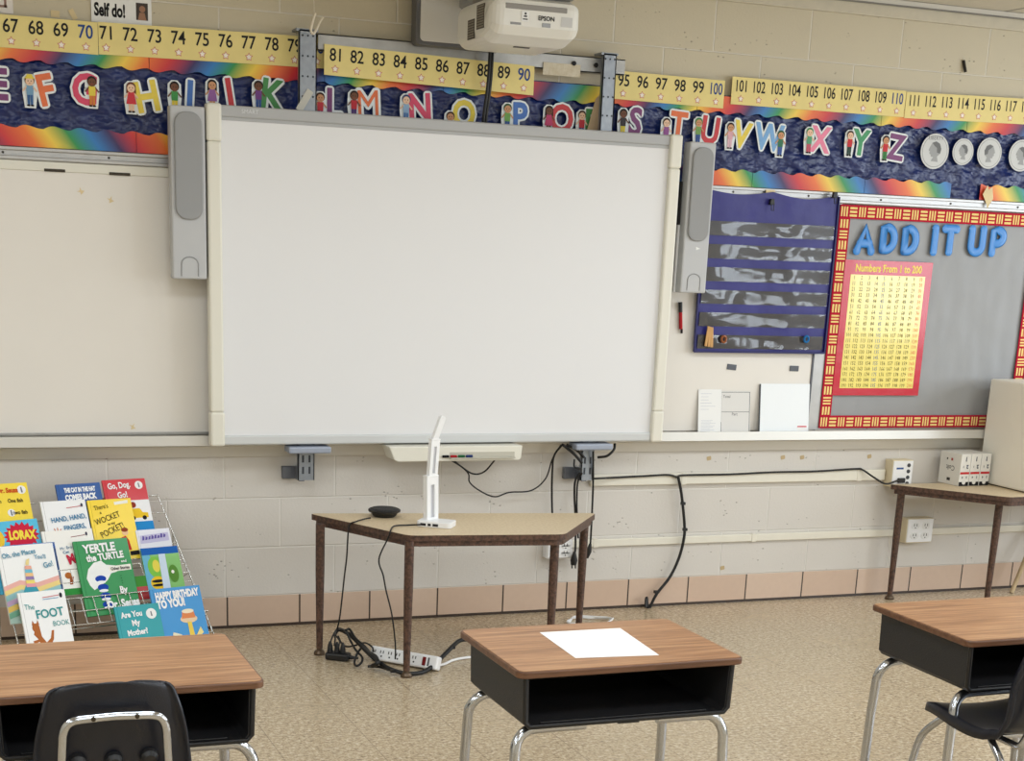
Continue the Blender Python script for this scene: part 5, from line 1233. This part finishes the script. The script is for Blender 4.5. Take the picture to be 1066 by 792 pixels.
book('small glossy bee book with a blue top band, below the wrapped packet', (146, 571), 'TL', .148, .172, -.002, (120, 186, 92),
     (), [([(0, .84), (1, .84), (1, 1), (0, 1)], (36, 98, 180)), ([(0, 0), (.34, 0), (.2, .84), (0, .84)], (110, 180, 210)), (ell(.30, .56, .2, .24), (130, 196, 80)), (ell(.33, .58, .10, .14), (230, 214, 90)), (ell(.30, .2, .2, .15), (236, 196, 50)), (ell(.30, .24, .17, .035), BLK), (ell(.30, .15, .17, .03), BLK), (ell(.76, .38, .13, .2), (90, 140, 60)), (ell(.74, .42, .04, .04), (240, 240, 230)), ([(.4, 0), (.6, 0), (.62, .84), (.44, .84)], (206, 222, 240))], th=.008)
book('small red and green book end peeking out above the teal book', (140, 600), 'TL', .05, .09, -.001, (176, 36, 40), (), [([(0, .55), (1, .55), (1, 1), (0, 1)], (70, 140, 60))], th=.006)
# front row
book('small white picture book with FOOT in teal and a brown animal', (18, 617.5), 'TL', .17, .235, .046, (243, 243, 242),
     [('The', .19, .77, .019, (80, 160, 160), -.03, .85, .0), ('FOOT', .60, .65, .030, (60, 150, 152), .05, .85, .02), ('BOOK', .80, .48, .018, (80, 160, 160), .03, .8, .0), ('by', .68, .16, .007, (90, 60, 50)), ('Dr. Seuss', .70, .06, .013, (180, 50, 80), 0, .85, .05)],
     [([(.20, .05), (.34, .03), (.46, .10), (.58, .24), (.62, .38), (.57, .38), (.52, .26), (.42, .20), (.34, .30), (.33, .42), (.22, .42), (.18, .34), (.26, .26), (.14, .24), (.16, .2), (.28, .22)], (178, 106, 58)), (ell(.25, .44, .08, .07), (178, 106, 58)), ([(.17, .48), (.2, .56), (.23, .5)], (178, 106, 58)), ([(.27, .5), (.31, .56), (.33, .48)], (178, 106, 58)), ([(.5, .89), (.86, .91), (.86, .92), (.5, .9)], (196, 70, 80)), ([(.5, .86), (.84, .87), (.84, .88), (.5, .87)], (90, 150, 190)), (ell(.9, .91, .03, .04), (50, 50, 60))])
book('teal picture book with white words beside the sky blue book', (118.5, 632), 'TL', .172, .235, .046, (22, 156, 164),
     [('Are You', .35, .86, .020, WHT, .04, .8, .04), ('My', .42, .72, .020, WHT, .04, .85, .04), ('Mother?', .42, .57, .020, WHT, .05, .8, .04)], badge(.80, .84, .17, .235, .020)+[([(.44, .28), (.50, .26), (.52, .31), (.6, .27), (.62, .31), (.5, .35)], (236, 236, 236))])
book('sky blue picture book with white capitals and a cake at the front right', (155.5, 613.8), 'TL', .200, .285, .040, (52, 146, 210),
     [('HAPPY BIRTHDAY', .52, .905, .026, WHT, .03, .56, .06), ('TO YOU!', .36, .79, .028, WHT, .04, .66, .06)], [(ell(.66, .56, .17, .055), (236, 206, 170)), ([(.52, .57), (.8, .57), (.78, .66), (.55, .66)], (226, 140, 90)), (ell(.665, .665, .12, .03), (244, 230, 200)), ([(.35, .24), (.5, .30), (.72, .26), (.7, .18), (.45, .17)], (206, 56, 66)), ([(.62, .26), (.72, .30), (.70, .52), (.62, .52)], (240, 208, 90)), ([(.74, .26), (.9, .36), (.86, .44), (.76, .34)], (240, 222, 150)), ([(.28, .36), (.44, .33), (.46, .36), (.3, .40)], (236, 230, 200))])
# ================================================================== camera, light, view
cam = bpy.data.cameras.new('camera'); co = bpy.data.objects.new('camera', cam); COL.objects.link(co)
co.matrix_world = Matrix(((RT.x, UP.x, -FW.x, CAM.x), (RT.y, UP.y, -FW.y, CAM.y), (RT.z, UP.z, -FW.z, CAM.z), (0, 0, 0, 1)))
cam.sensor_fit = 'HORIZONTAL'; cam.sensor_width = 36; cam.lens = F_PX*36/1066
cam.shift_x = (533-PX)/1066; cam.shift_y = (PY-396)/1066; cam.clip_start = .05
SC.camera = co
def area(name, loc, rot, sx, sy, power, rgb):
    l = bpy.data.lights.new(name, 'AREA'); l.shape = 'RECTANGLE'; l.size = sx; l.size_y = sy; l.energy = power; l.color = rgb
    o = bpy.data.objects.new(name, l); COL.objects.link(o); o.location = loc; o.rotation_euler = rot; return o
for i, (a, b) in enumerate(WIN):
    area('window_daylight', (X1+.04, (a+b)/2, 1.62), (0, PI/2, 0), 1.3, b-a-.1, 62, (.84, .92, 1.))
for x in (-1.6, .7, 3.0, 5.3):
    for y in (-2.3, -4.6, -6.8):
        area('ceiling_lamp', (x, y, ZC-.02), (0, 0, 0), 1.2, .55, 26.5, (.85, .925, 1.))
wd = bpy.data.worlds.new('world'); SC.world = wd; wd.use_nodes = True
wd.node_tree.nodes['Background'].inputs[0].default_value = (.75, .85, 1, 1); wd.node_tree.nodes['Background'].inputs[1].default_value = .9
SC.view_settings.view_transform = 'Standard'; SC.view_settings.look = 'None'; SC.view_settings.gamma = 1; SC.view_settings.use_curve_mapping = False
SC.view_settings.exposure = -0.22
SC.cycles.use_denoising = True
SC.cycles.max_bounces = 8
